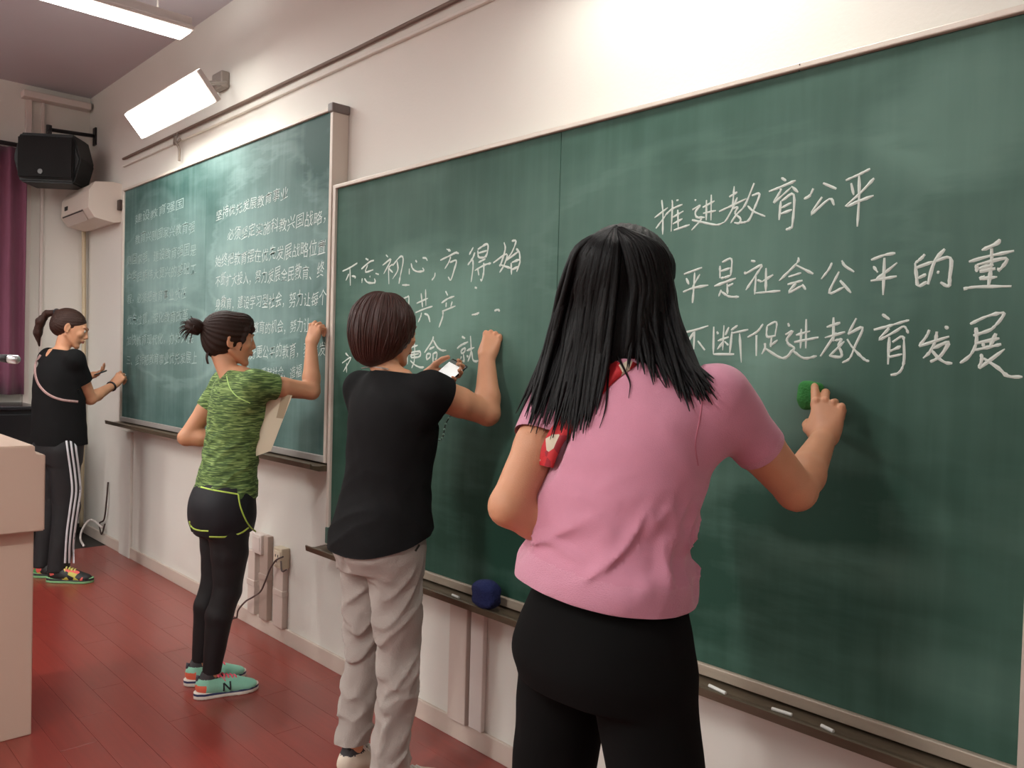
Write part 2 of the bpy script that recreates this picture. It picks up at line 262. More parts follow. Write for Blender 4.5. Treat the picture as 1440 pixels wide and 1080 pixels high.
for key, wm, lb in (('title', .0056, 'chalked heading 推进教育公平'), ('row', .0056, 'chalked line 平是社会公平的重'), ('lower', .0055, 'chalked line 不断促进教育发展'), ('left', .0072, 'chalked lines 不忘初心，方得始 and below'), ('mark', .010, 'small chalk mark at the lower left corner')):
    ribbons([b for b in BLK if b[0] == key], YB-.0004, wm, FB, 'chalk_writing', chalk, lb)
# small dense writing of the rear board (glyph outlines thinned to chalk line width)
def text_mesh(s, off=-.012, ext=0):
    cu = bpy.data.curves.new('glyphs', 'FONT'); cu.body = s; cu.size = 1; cu.offset = off; cu.resolution_u = 2; cu.extrude = ext
    o = bpy.data.objects.new('glyphs', cu); COL.objects.link(o); dg = bpy.context.evaluated_depsgraph_get(); me = bpy.data.meshes.new_from_object(o.evaluated_get(dg))
    bpy.data.objects.remove(o); return me
def text_line(s, pa, pb, hpx, m, parent, faint=False, label=None):
    A = at(*pa, 'y', YB-.0014); B = at(*pb, 'y', YB-.0006); top = at(pa[0], pa[1]-hpx, 'y', YB-.0006); h = top[2]-A[2]
    me = text_mesh(s, -.010); n = len(me.vertices); co = np.empty(n*3); me.vertices.foreach_get('co', co); co = co.reshape(-1, 3)
    if n == 0: return
    w_ = co[:, 0].max()-co[:, 0].min(); x = (co[:, 0]-co[:, 0].min())/w_
    wob = .10*np.sin(co[:, 0]*2.1+len(s))+.06*np.sin(co[:, 0]*5.3); cell = np.floor(co[:, 0]); js = .9+.2*np.modf(np.abs(np.sin(cell*12.9898)*43758.5))[0]
    P = np.empty_like(co); P[:, 0] = A[0]+(B[0]-A[0])*x+.10*h*(co[:, 1]-.3); P[:, 1] = YB-.0015; P[:, 2] = A[2]+(B[2]-A[2])*x+h*(co[:, 1]*js*1.12+wob*.6+.10*(co[:, 0]-cell-.5))
    me.vertices.foreach_set('co', P.ravel()); me.update(); me.materials.append(m)
    o = bpy.data.objects.new('chalk_writing', me); link(o, parent); local(o); o['kind'] = 'stuff'
    if label: o['label'] = label
for s, a, b, h, f, lb in [
    ('坚持优先发展教育事业', (304, 309), (405, 277), 15, 0, 'chalked heading of the right column'), ('必须坚定实施科教兴国战略，', (320, 338), (458, 312), 17, 0, None), ('始终把教育摆在优先发展战略位置', (303, 374), (458, 356), 17, 0, None),
    ('不断扩大投入，努力发展全民教育、终', (303, 402), (456, 389), 17, 0, None), ('身教育，建设学习型社会，努力让每个', (303, 434), (459, 428), 17, 0, None), ('孩子享有受教育的机会，努力让', (318, 470), (436, 465), 16, 0, None),
    ('民享有更好更公平的教育，获得发', (320, 504), (458, 500), 17, 0, None), ('展自身、奉献社会、造福', (338, 532), (424, 530), 15, 0, None),
    ('建设教育强国', (190, 314), (258, 291), 13, 1, 'faint chalked heading of the left column'), ('教育兴则国家兴教育强', (190, 342), (274, 325), 14, 1, None), ('则国家强。建设教育强国是', (179, 372), (276, 357), 14, 1, None), ('中华民族伟大复兴的基础工', (179, 396), (276, 384), 14, 1, None),
    ('程，必须把教育事业放在', (179, 426), (262, 419), 14, 1, None), ('优先位置，深化教育改革，', (179, 456), (268, 450), 14, 1, None), ('加快教育现代化，办好人民', (178, 485), (272, 481), 14, 1, None), ('三、坚持把教育事业优先发展上', (178, 512), (277, 510), 14, 1, None)]:
    text_line(s, a, b, h, chalkf if f else mat('chalk_line_small', (214, 226, 222), .95), RB, label=lb)
# ------------------------------------------------------------------ implicit-surface modeller for the people
def V3(*a): return np.array(a, float)
def smin(a, b, k):
    h = np.clip(.5+.5*(b-a)/k, 0, 1); return b+(a-b)*h-k*h*(1-h)
class Fld:
    def __init__(s): s.ops = []
    def add(s, fn, lo, hi, k=.015, mode='u'): s.ops.append((fn, np.array(lo, float)-k-.02, np.array(hi, float)+k+.02, k, mode)); return s
    def cone(s, a, b, r1, r2, k=.015, mode='u'):
        a = np.array(a, float); b = np.array(b, float); ba = b-a; l2 = ba@ba+1e-12
        def fn(P):
            t = np.clip(((P-a)@ba)/l2, 0, 1); return np.linalg.norm(P-a-t[..., None]*ba, axis=-1)-(r1+(r2-r1)*t)
        m = max(r1, r2); return s.add(fn, np.minimum(a, b)-m, np.maximum(a, b)+m, k, mode)
    def chain(s, pts, rs, k=.015, mode='u', k0=None):
        for i in range(len(pts)-1): s.cone(pts[i], pts[i+1], rs[i], rs[i+1], (k0 if (i == 0 and k0 is not None) else k), mode)
        return s
    def ell(s, c, r, M=None, k=.015, mode='u'):
        c = np.array(c, float); r = np.array(r, float); Mi = np.eye(3) if M is None else np.array(M)
        def fn(P):
            q = (P-c)@Mi; k0 = np.linalg.norm(q/r, axis=-1); k1 = np.linalg.norm(q/(r*r), axis=-1)+1e-9; return k0*(k0-1)/k1
        m = r.max(); return s.add(fn, c-m, c+m, k, mode)
    def loft(s, rings, k=.015, mode='u', n=2.0, O=None, M=None, cap=.5):
        """rings: (z, cx, cy, a, b) along local z"""
        R = np.array(sorted(rings), float); O = np.zeros(3) if O is None else np.array(O, float); Mm = np.eye(3) if M is None else np.array(M)
        zz = np.linspace(R[0, 0], R[-1, 0], 60); sp = []
        for j in range(1, 5):   # monotone-ish cubic
            m = np.gradient(R[:, j], R[:, 0]); i = np.clip(np.searchsorted(R[:, 0], zz)-1, 0, len(R)-2); h = R[i+1, 0]-R[i, 0]; t = (zz-R[i, 0])/h
            sp.append((2*t**3-3*t**2+1)*R[i, j]+(t**3-2*t**2+t)*h*m[i]+(-2*t**3+3*t**2)*R[i+1, j]+(t**3-t**2)*h*m[i+1])
        def fn(P):
            q = (P-O)@Mm; z = q[..., 2]; zc = np.clip(z, zz[0], zz[-1]); cx, cy, a, b = [np.interp(zc, zz, v) for v in sp]
            x = np.abs(q[..., 0]-cx); y = np.abs(q[..., 1]-cy); kk = ((x/a)**n+(y/b)**n)**(1/n)+1e-6; rr = np.sqrt(x*x+y*y)
            d = np.where(kk > .15, rr*(1-1/kk), -np.minimum(a, b)*.85); e = np.abs(z-zc)
            return np.where(e > 0, np.sqrt(np.maximum(d, 0)**2+e**2)+np.minimum(d, 0)*0, d)
        am = max(np.abs(R[:, 3]).max(), np.abs(R[:, 4]).max()); cs = np.array([[r[1], r[2], r[0]] for r in R]); W = cs@Mm.T+O
        return s.add(fn, W.min(0)-am, W.max(0)+am, k, mode)
    def disp(s, fn): s.ops.append((fn, None, None, 0, 'd')); return s
    def cut(s, p, nrm): s.ops.append(((np.array(p, float), np.array(nrm, float)/np.linalg.norm(nrm)), None, None, 0, 'c')); return s
    def __call__(s, P, cuts=False):
        d = np.full(P.shape[:-1], .12)
        for fn, lo, hi, k, mode in s.ops:
            if mode == 'd': d = d-fn(P); continue
            if mode == 'c': continue
            m = np.all((P >= lo) & (P <= hi), axis=-1)
            if not m.any(): continue
            v = fn(P[m]); d[m] = smin(d[m], v, k) if mode == 'u' else -smin(-d[m], v, k)
        return d
    def grid(s, lo, hi, h):
        ax = [np.arange(lo[i], hi[i]+h, h) for i in range(3)]; d = np.full([len(a) for a in ax], .12)
        for fn, l, u, k, mode in s.ops:
            if mode in 'dc': continue
            sl = []
            for i in range(3):
                i0 = max(0, int((l[i]-lo[i])/h)); i1 = min(len(ax[i]), int((u[i]-lo[i])/h)+2); sl.append(slice(i0, max(i0, i1)))
            if any(q.start >= q.stop for q in sl): continue
            X, Y, Z = np.meshgrid(ax[0][sl[0]], ax[1][sl[1]], ax[2][sl[2]], indexing='ij'); v = fn(np.stack([X, Y, Z], -1)); t = tuple(sl)
            d[t] = smin(d[t], v, k) if mode == 'u' else -smin(-d[t], v, k)
        dl = [fn for fn, _, _, _, mode in s.ops if mode == 'd']
        if dl:
            band = np.abs(d) < 3*h+.02; I = np.argwhere(band); P = np.array(lo)+I*h; v = d[band]
            for fn in dl: v = v-fn(P)
            d[band] = v
        return d, ax
def surfnet(d, lo, h):
    S = d < 0; nx, ny, nz = d.shape; c = np.zeros((nx-1, ny-1, nz-1), np.int8)
    for i in (0, 1):
        for j in (0, 1):
            for k in (0, 1): c += S[i:nx-1+i, j:ny-1+j, k:nz-1+k]
    act = (c > 0) & (c < 8); idx = np.full(act.shape, -1, np.int64); I = np.argwhere(act); idx[act] = np.arange(len(I))
    acc = np.zeros((len(I), 3)); cnt = np.zeros(len(I)); cor = [(i, j, k) for i in (0, 1) for j in (0, 1) for k in (0, 1)]
    dv = {q: d[I[:, 0]+q[0], I[:, 1]+q[1], I[:, 2]+q[2]] for q in cor}
    for a in cor:
        for ax in range(3):
            if a[ax]: continue
            b = list(a); b[ax] = 1; b = tuple(b); va, vb = dv[a], dv[b]; m = (va < 0) != (vb < 0); t = np.where(m, va/(va-vb+1e-15), 0)
            p = np.array(a, float)[None, :]+np.zeros((len(I), 3)); p[:, ax] += t; acc[m] += p[m]; cnt[m] += 1
    V = np.array(lo)+(I+acc/np.maximum(cnt, 1)[:, None])*h; F_ = []
    for ax in range(3):
        u, v = (ax+1) % 3, (ax+2) % 3; s0 = [slice(None)]*3; s1 = [slice(None)]*3; s0[ax] = slice(0, -1); s1[ax] = slice(1, None)
        A = S[tuple(s0)]; B = S[tuple(s1)]; E = np.argwhere(A != B); E = E[(E[:, u] > 0) & (E[:, v] > 0) & (E[:, u] < d.shape[u]-1) & (E[:, v] < d.shape[v]-1)]
        if not len(E): continue
        def cell(du, dv_): q = E.copy(); q[:, u] -= du; q[:, v] -= dv_; return idx[q[:, 0], q[:, 1], q[:, 2]]
        Q = np.stack([cell(1, 1), cell(0, 1), cell(0, 0), cell(1, 0)], 1); flip = B[E[:, 0], E[:, 1], E[:, 2]]; Q[flip] = Q[flip][:, ::-1]; F_.append(Q)
    return V, (np.concatenate(F_) if F_ else np.zeros((0, 4), int))
def mesh_from(V, Fq, name, mats, parent, mi=None, smooth=True):
    me = bpy.data.meshes.new(name); me.vertices.add(len(V)); me.vertices.foreach_set('co', V.astype(np.float32).ravel()); n = len(Fq)
    me.loops.add(n*4); me.loops.foreach_set('vertex_index', Fq.astype(np.int32).ravel()); me.polygons.add(n)
    me.polygons.foreach_set('loop_start', np.arange(0, n*4, 4, dtype=np.int32)); me.polygons.foreach_set('loop_total', np.full(n, 4, np.int32))
    me.polygons.foreach_set('use_smooth', np.ones(n, bool))
    for m in (mats if isinstance(mats, list) else [mats]): me.materials.append(m)
    if mi is not None: me.polygons.foreach_set('material_index', mi.astype(np.int32))
    me.update(); me.validate(); o = bpy.data.objects.new(name, me); link(o, parent); return o
def relax(V, Fq, f, it=1):
    """pull vertices onto the true surface"""
    for _ in range(it):
        e = .0015; g = np.stack([f(V+np.eye(3)[i]*e)-f(V-np.eye(3)[i]*e) for i in range(3)], 1)/(2*e); d = f(V); n2 = (g*g).sum(1)+1e-6
        V = V-np.clip(d/n2, -.004, .004)[:, None]*g*.9
    return V
def build_field(f, name, mats, parent, lo, hi, h, refine=(), sel=None, keep=None, label=None):
    """coarse surface everywhere, finer inside the refine boxes; cut planes leave open hems"""
    VV = []; FF = []; n = 0; boxes = [(np.array(lo, float), np.array(hi, float), h, True)]+[(np.array(a, float), np.array(b, float), c, False) for a, b, c in refine]
    for lo_, hi_, hh, main in boxes:
        d, _ = f.grid(lo_, hi_, hh); V, Q = surfnet(d, lo_, hh)
        if main and refine:
            C = V[Q].mean(1); bad = np.zeros(len(Q), bool)
            for a, b, c in refine: bad |= np.all((C > np.array(a)+hh*.6) & (C < np.array(b)-hh*.6), axis=1)
            Q = Q[~bad]
        VV.append(V); FF.append(Q+n); n += len(V)
    V = np.concatenate(VV); Q = np.concatenate(FF)
    for fn, _, _, _, mode in f.ops:
        if mode == 'c':
            p, nr = fn[0], fn[1]; dist = (V-p)@nr; rad = 1e9 if len(fn) < 3 else fn[2]
            near = np.linalg.norm(V-p, axis=1) < rad; C = dist[Q]; nq = near[Q]
            out = (C > 0).all(1) & nq.all(1); Q = Q[~out]
            snap = np.zeros(len(V), bool); snap[np.unique(Q)] = True; snap &= (dist > 0) & near; V[snap] -= (dist[snap])[:, None]*nr
    if keep is not None: Q = Q[keep(V[Q].mean(1))]
    u, inv = np.unique(Q, return_inverse=True); V = V[u]; Q = inv.reshape(-1, 4)
    mi = sel(V[Q].mean(1)) if sel is not None else None
    o = mesh_from(V, Q, name, mats, parent, mi)
    if label: o['label'] = label
    return o
def march(f, p0, dirs, far=.30, n=60):
    """first surface hit coming from outside towards p0 (arrays)"""
    p0 = np.array(p0, float); t = np.full(len(p0), far)
    for _ in range(n):
        v = f(p0+dirs*t[:, None]); t = t-np.clip(v, -.002, .02)*.8
        t = np.maximum(t, 0)
    return p0+dirs*t[:, None]
def ribbon(f, p0, dirs, wdir, wid, off, name, m, parent, far=.3, label=None, th=.0015, seg=1):
    """a strip of cloth or piping that follows a surface: centre line marched onto f, widened along wdir"""
    p0 = np.array(p0, float); dirs = np.array(dirs, float); dirs /= np.linalg.norm(dirs, axis=1)[:, None]; wdir = np.array(wdir, float); wdir = wdir/np.linalg.norm(wdir, axis=-1, keepdims=True)
    if wdir.ndim == 1: wdir = np.tile(wdir, (len(p0), 1))
    rows = []
    for s_ in np.linspace(-.5, .5, seg+2): rows.append(march(f, p0+wdir*(wid*s_), dirs, far)+dirs*off)
    rows = np.array(rows); k, n = rows.shape[:2]; V = []; Fc = []
    for r in rows: V += [p for p in r]
    for r in rows: V += [p for p in (r-dirs*(th+off*.9))]
    N = k*n
    for a in range(k-1):
        for i in range(n-1): Fc.append((a*n+i, a*n+i+1, (a+1)*n+i+1, (a+1)*n+i)); Fc.append((N+a*n+i+1, N+a*n+i, N+(a+1)*n+i, N+(a+1)*n+i+1))
    for i in range(n-1): Fc.append((i+1, i, N+i, N+i+1)); Fc.append(((k-1)*n+i, (k-1)*n+i+1, N+(k-1)*n+i+1, N+(k-1)*n+i))
    return MB().add(V, Fc).build(name, m, parent, smooth=True, label=label)

def frame(y, z):
    """rotation whose columns are x,y,z for a forward (y) and approximate up (z)"""
    y = np.array(y, float); y /= np.linalg.norm(y); z = np.array(z, float); z = z-y*(z@y); z /= np.linalg.norm(z); return np.stack([np.cross(y, z), y, z], 1)
def rotx(a): c, s = math.cos(a), math.sin(a); return np.array([[1, 0, 0], [0, c, -s], [0, s, c]])
def rotz(a): c, s = math.cos(a), math.sin(a); return np.array([[c, -s, 0], [s, c, 0], [0, 0, 1]])
def roty(a): c, s = math.cos(a), math.sin(a); return np.array([[c, 0, s], [0, 1, 0], [-s, 0, c]])

def hand(f, O, M, curl, right=True, s=1.0, thumb=(.55, .5, .3), spread=1.0, wr=.024):
    """O wrist, M columns: x towards the thumb side, y along the fingers, z out of the back of the hand.
    curl: four (knuckle, middle, tip) bend angles from index to little finger"""
    T = lambda p: np.array(O)+M@(np.array(p, float)*s)
    # palm
    for x, y, ra, rb in ((.024, .082, .0135, .0115), (.008, .086, .0135, .0115), (-.009, .083, .0130, .0108), (-.025, .075, .0125, .0100)):
        f.cone(T((x*.45, .004, 0)), T((x, y, 0)), wr*s*.72, rb*s, .010*s)
    for x, y in ((.0255, .083), (.0090, .087), (-.0090, .084), (-.0255, .076)): f.ell(T((x, y+.003, .0055)), np.array((.0086, .0105, .0095))*s, M, .002*s)
    f.ell(T((.022, .034, -.010)), np.array((.017, .032, .014))*s, M, .010*s); f.ell(T((-.018, .036, -.007)), np.array((.014, .034, .013))*s, M, .010*s)
    tips = []
    for i, (x, y, L, r) in enumerate(((.0265, .084, (.042, .025, .019), .0088), (.0090, .089, (.046, .029, .020), .0090), (-.0090, .085, (.043, .027, .019), .0085), (-.0260, .076, (.033, .020, .017), .0074))):
        p = np.array([x, y, 0.]); a = 0; fan = (.10, .02, -.06, -.14)[i]*spread; pts = [p]; tot = 0
        for j in range(3):
            tot += curl[i][j]; dr = rotz(-fan)@np.array([0, math.cos(tot), -math.sin(tot)]); p = p+dr*L[j]; pts.append(p)
        rs = [r*1.08, r, r*.90, r*.74]; tips.append(T(pts[-1]))
        for j in range(3): f.cone(T(pts[j]), T(pts[j+1]), rs[j]*s, rs[j+1]*s, (.006 if j == 0 else .0022)*s)
    a, b, c = thumb; p0 = np.array([.022, .018, -.008]); d1 = np.array([math.sin(a)*math.cos(b), math.cos(a)*math.cos(b), -math.sin(b)]); p1 = p0+d1*.042
    d2 = np.array([math.sin(a-c), math.cos(a-c), -math.sin(b)*1.1]); d2 /= np.linalg.norm(d2); p2 = p1+d2*.031
    d3 = np.array([math.sin(a-1.8*c), math.cos(a-1.8*c), -math.sin(b)*1.1]); d3 /= np.linalg.norm(d3); p3 = p2+d3*.024
    f.chain([T(p) for p in (p0, p1, p2, p3)], [.015*s, .0112*s, .0100*s, .0082*s], .004*s, k0=.009*s)
    return tips, T(p3)

def head(f, O, M, s=1.0):
    """O: centre of the head (between the ears), M: x right, y forward, z up; adds skull, face, ears and neck root"""
    T = lambda *p: np.array(O)+M@(np.array(p, float)*s); E = lambda c, r, k=.015, mode='u', A=None: f.ell(T(*c), np.array(r)*s, M if A is None else M@A, k*s, mode)
    E((0, -.020, .038), (.072, .090, .078)); E((0, .020, .000), (.062, .070, .085), .02)
    E((0, .040, -.050), (.043, .043, .045), .02)                       # jaw
    E((0, .070, -.092), (.018, .014, .014), .018)                      # chin
    for sx in (-1, 1):
        f.cone(T(sx*.055, -.005, -.045), T(sx*.018, .062, -.088), .010*s, .010*s, .014*s)   # jaw line
        E((sx*.038, .062, -.016), (.019, .017, .017), .016)            # cheek
        E((sx*.032, .083, .012), (.015, .014, .011), .008, 's')        # eye socket
        E((sx*.031, .0705, .010), (.0145, .0132, .0130), .004)          # eyeball
        f.cone(T(sx*.012, .090, .031), T(sx*.046, .072, .030), .006*s, .005*s, .010*s)      # brow
        E((sx*.0105, .090, -.026), (.0085, .010, .0075), .005)         # nostril
        A = roty(.12*sx)@rotz(.35*sx); c = T(sx*.073, -.012, -.004)    # ear
        f.ell(c, np.array((.008, .017, .030))*s, M@A, .004*s); f.ell(T(sx*.079, -.006, .002), np.array((.005, .009, .016))*s, M@A, .003*s, 's'); f.ell(T(sx*.071, -.004, -.028), np.array((.006, .008, .009))*s, M, .004*s)
    f.cone(T(0, .086, .022), T(0, .101, -.018), .0065*s, .0080*s, .008*s); E((0, .099, -.022), (.0105, .009, .008), .005)
    E((0, .084, -.046), (.024, .014, .010), .010); f.cone(T(-.018, .086, -.049), T(.018, .086, -.049), .0045*s, .0045*s, .005*s)
    E((0, .094, -.046), (.013, .0065, .0045), .003); E((0, .092, -.056), (.012, .0065, .005), .003)
    E((0, .096, -.0505), (.020, .006, .0010), .002, 's')
def face_bits(O, M, parent, s=1.0, browc=(50, 32, 26), irisc=(48, 30, 20)):
    T = lambda *p: np.array(O)+M@(np.array(p, float)*s)
    for sx in (-1, 1):
        bm = bmesh.new(); bmesh.ops.create_uvsphere(bm, u_segments=16, v_segments=10, radius=.0112*s); c = T(sx*.0312, .0752, .0095)
        mb = MB(); bm.verts.index_update(); vs = [np.array(v.co) for v in bm.verts]; fs = [[v.index for v in q.verts] for q in bm.faces]; cen = [np.mean([vs[i] for i in q], axis=0) for q in fs]; bm.free()
        gaze = M@V3(0, .97, -.22); W = [c+v for v in vs]
        for q, ce in zip(fs, cen): pass
        mb.v = [tuple(p) for p in W]; mb.f = [tuple(q) for q in fs]; mb.m = [1 if (ce@gaze)/.0112/s > .86 else 0 for ce in cen]
        mb.build('eye', [mat('eye_white', (214, 208, 200), .25), mat('eye_iris', irisc, .2)], parent, smooth=True)
        e = None and [T(sx*.0200, .0815, .0085), T(sx*.0255, .0842, .0145), T(sx*.0325, .0838, .0158), T(sx*.0395, .0800, .0135), T(sx*.0435, .0755, .0095)]
        e = [T(sx*.012, .0945, .0300), T(sx*.026, .0915, .0350), T(sx*.040, .0830, .0350), T(sx*.050, .0725, .0290)]
        MB().tube(spline(e, 5), np.interp(np.linspace(0, 1, 16), [0, .3, 1], [.0016, .0020, .0007])*s, 6, flat=.6).build('eyebrow', mat('brow', browc, .8), parent, smooth=True)
    L = MB(); xs = np.linspace(-1, 1, 9)
    for up in (1, -1):
        L.tube([T(x*.020, .0960-.010*x*x, -.0475*1 if up > 0 else -.0555) for x in xs], np.array([.0012, .003, .0036, .0034, .0030, .0034, .0036, .003, .0012])*s, 8)
    L.build('lips', mat('lips', (168, 92, 84), .5), parent, smooth=True)
def torso_rings(s=1.0, w=1.0, dz=0, infl=0, cy=0):
    R = [(.70, .0, .0, .150, .100), (.80, 0, -.012, .170, .122), (.86, 0, -.014, .168, .120), (.93, 0, -.004, .146, .102), (1.0, 0, .004, .130, .090), (1.08, 0, .006, .134, .094), (1.16, 0, .012, .144, .104), (1.23, 0, .004, .150, .100), (1.29, 0, -.006, .140, .082), (1.335, 0, -.012, .085, .060), (1.36, 0, -.012, .055, .050)]
    return [(z*s+dz, x, y+cy, a*w+infl, b*w+infl) for z, x, y, a, b in R]
SKIN = mat('skin', (206, 150, 116), .5, bump=.15, bscale=350, var=.05, vscale=30, sss=.12, spec=.4)
def noise3(P, sc, seed=0):
    r_ = np.random.default_rng(seed); o = 0
    for i in range(6):
        k = r_.normal(size=3)*sc*(1+.35*i); o = o+np.sin(P@k+r_.uniform(0, 6.28)+1.3*np.sin(P@(r_.normal(size=3)*sc*.6)))/(1+.5*i)
    return o/3
def folds(segs):
    """ridges and creases along given 3-D segments: (a, b, width, height)"""
    S_ = [(np.array(a, float), np.array(b, float), w_, h_) for a, b, w_, h_ in segs]
    def fn(P):
        o = np.zeros(len(P))
        for a, b, w_, h_ in S_:
            ba = b-a; t = np.clip((P-a)@ba/(ba@ba), 0, 1); q = np.linalg.norm(P-a-t[:, None]*ba, axis=1)/w_
            m = q < 3; o[m] += h_*np.exp(-q[m]**2)*np.sin(np.pi*np.clip(t[m]*.9+.05, 0, 1))
        return o
    return fn
def to_local(e, p):
    return np.array(Matrix.LocRotScale(e.location, e.rotation_euler, None).inverted() @ Vector(p))
def dir_local(e, v): return np.array(e.rotation_euler.to_matrix().inverted() @ Vector(v))
def shoe(parent, O, yaw, mats, s=1.0, laces=True, nmark=False, foot='shoe', soleh=.024):
    """a trainer: heel at the back, toe forwards; O = heel point on the ground"""
    M = rotz(yaw); T = lambda *p: np.array(O)+M@(np.array(p, float)*s)
    up, solem, mid, heelm, lacem, toem = mats
    f = Fld(); rg = [(-.004, 0, .018, .020, .012)]
    f.ell(T(0, .045, .052), np.array((.034, .050, .044))*s, M, .02); f.ell(T(0, .125, .038), np.array((.040, .080, .034))*s, M, .03); f.ell(T(0, .195, .028), np.array((.040, .052, .026))*s, M, .02)
    f.cone(T(0, .050, .055), T(0, .052, .098), .034*s, .033*s, .02); f.cone(T(0, .08, .06), T(0, .15, .04), .030*s, .028*s, .02)
    f.cone(T(0, .052, .085), T(0, .050, .125), .0265*s, .027*s, .004, 's')
    f.add(lambda P: (P-T(0, 0, .014))@np.array([0, 0, 1.]), T(-.06, -.01, -.05)-.1, T(.06, .26, .014)+.1, .003, 's')
    lo = T(0, .12, .05)-.19; hi = T(0, .12, .05)+.19
    def sel(C):
        q = (C-np.array(O))@M/s; o = np.zeros(len(C), int); o[(q[:, 1] < .034) & (q[:, 2] < .062)] = 1; o[(q[:, 1] > .215)] = 2; o[q[:, 2] > .084] = 3; return o
    sh = build_field(f, foot, [up, heelm, toem, mat('shoe_collar', (60, 58, 60), .8)], parent, np.maximum(lo, [-9, -9, .012*s]), hi, .0045, sel=sel)
    g = Fld(); R2 = []
    def outline(P):
        q = (P-np.array(O))@M/s; y = q[:, 1]; ww = np.interp(y, [-.012, .0, .03, .08, .12, .18, .22, .245, .256], [.004, .022, .034, .032, .034, .043, .040, .024, .004]); cx = np.interp(y, [0, .1, .2, .25], [0, .002, -.003, -.008])
        a = np.abs(q[:, 0]-cx)-ww; e = np.maximum(-.010-y, y-.254); b = np.maximum(-q[:, 2], q[:, 2]-np.interp(y, [0, .06, .16, .25], [soleh+.008, soleh+.004, soleh-.002, soleh+.008])); return np.maximum(np.maximum(a, e), b)*s
    g.add(lambda P: outline(P.reshape(-1, 3)).reshape(P.shape[:-1]), lo, hi, .002)
    def sel2(C): q = (C-np.array(O))@M/s; return ((q[:, 2] > .014) & (q[:, 2] < .026)).astype(int)
    build_field(g, 'sole', [solem, mid], sh, np.array([lo[0], lo[1], -.009]), np.array([hi[0], hi[1], .05]), .0045, sel=sel2)
    if laces:
        L = MB()
        for i in range(5):
            y = .085+.016*i; z = float(np.interp(y, [.085, .15], [.088, .070])); w_ = .020-.001*i
            L.tube([T(-w_, y, z-.006), T(-w_*.5, y+.003, z+.005), T(w_*.5, y+.007, z+.005), T(w_, y+.010, z-.006)], .0040*s, 6)
        L.tube(spline([T(0, .083, .092), T(.020, .078, .100), T(.030, .085, .088), T(.012, .088, .093), T(0, .083, .092), T(-.022, .080, .100), T(-.032, .088, .086), T(-.012, .088, .093)], 4), .0036*s, 6)
        L.tube(spline([T(0, .083, .092), T(.018, .100, .082), T(.030, .112, .066)], 4), .0024*s, 6).build('laces', lacem, sh, smooth=True)
    return sh, f, T, M
# ------------------------------------------------------------------ lamps
lampm = mat('tube_glow', (255, 250, 245), .5, emit=9); housing = mat('lamp_housing', (205, 196, 190), .5); metalw = mat('bracket_metal', (150, 140, 132), .4, metal=.4)
for i, (x, y, L) in enumerate(TUBES):
    e = empty('ceiling_light', (x, y-L/2, CZ), ('white tube light hanging nearest the board wall, at the top left', 'second tube light hanging behind the first, away from the board', 'tube light hanging over the middle of the room', 'tube light at the left back of the room', 'tube light at the middle back of the room', 'tube light at the right of the room', 'added tube light in front of the purple curtain, brightening the left corner')[i], 'light')
    local(MB().box((x-.055, y-L, 3.02), (x+.055, y, 3.07), bev=.006).box((x-.075, y-L-.004, 3.0), (x+.075, y+.004, 3.022), bev=.006).build('housing', housing, e))
    local(MB().box((x-.068, y-L+.012, 2.985), (x+.068, y-.012, 3.0), bev=.006).build('diffuser', lampm, e))
    for k in (0, 1): local(MB().tube([(x-.03+.06*k, y+.0045, 3.010), (x-.03+.06*k, y+.008, 3.010)], .006).build('screw', mat('dark_metal', (60, 55, 50), .4, metal=.6), e))
    for yy in (y-.15, y-L+.15): local(MB().tube([(x, yy, 3.07), (x, yy, CZ)], .004, 6).build('hanging_rod', metalw, e))
# wall-bracketed board lights, one over each chalkboard
def board_lamp(dx, label):
    e = empty('board_lamp', (-4.45+dx, 0, 2.9), label, 'light', 'lamps over the chalkboards')
    Mx = Matrix.Translation((dx, -.285, 2.715)) @ Matrix.Rotation(math.radians(-50), 4, 'X')
    local(MB().box((-5.07, -.085, .004), (-4.05, .085, .035), bev=.008, M=Mx).build('reflector', housing, e))
    local(MB().box((-5.06, -.078, -.012), (-4.06, .078, .004), bev=.006, M=Mx).build('diffuser', lampm, e))
    local(MB().box((-4.55+dx, -.05, 2.86), (-4.42+dx, 0, 2.95), bev=.01).build('wall_bracket', metalw, e))
    local(MB().tube([(-4.485+dx, -.03, 2.90), (-4.485+dx, -.16, 2.86), (-4.45+dx, -.27, 2.75)], .011).tube([(-4.40+dx, -.03, 2.88), (-4.30+dx, -.15, 2.82), (-4.2+dx, -.27, 2.75)], .008).build('arm', metalw, e))
board_lamp(0, 'bright white lamp on a wall bracket above the further chalkboard'); board_lamp(3.22, 'lamp on a wall bracket above the near chalkboard')
# little loop of cable hanging from the conduit
p = at(250, 188, 'y', -.02)
tag(MB().tube(spline([p, p+np.array([.02, -.02, -.05]), p+np.array([.05, -.01, -.10]), p+np.array([.03, 0, -.17])]), .008, 6).tube(spline([p+np.array([-.05, 0, -.0]), p+np.array([0, -.02, -.07]), p+np.array([.05, 0, -.04])]), .006, 6).build('loose_cable', mat('cable_grey', (140, 128, 118), .6), smooth=True),
    'short loop of cable dangling under the lamp above the further board', 'cable')
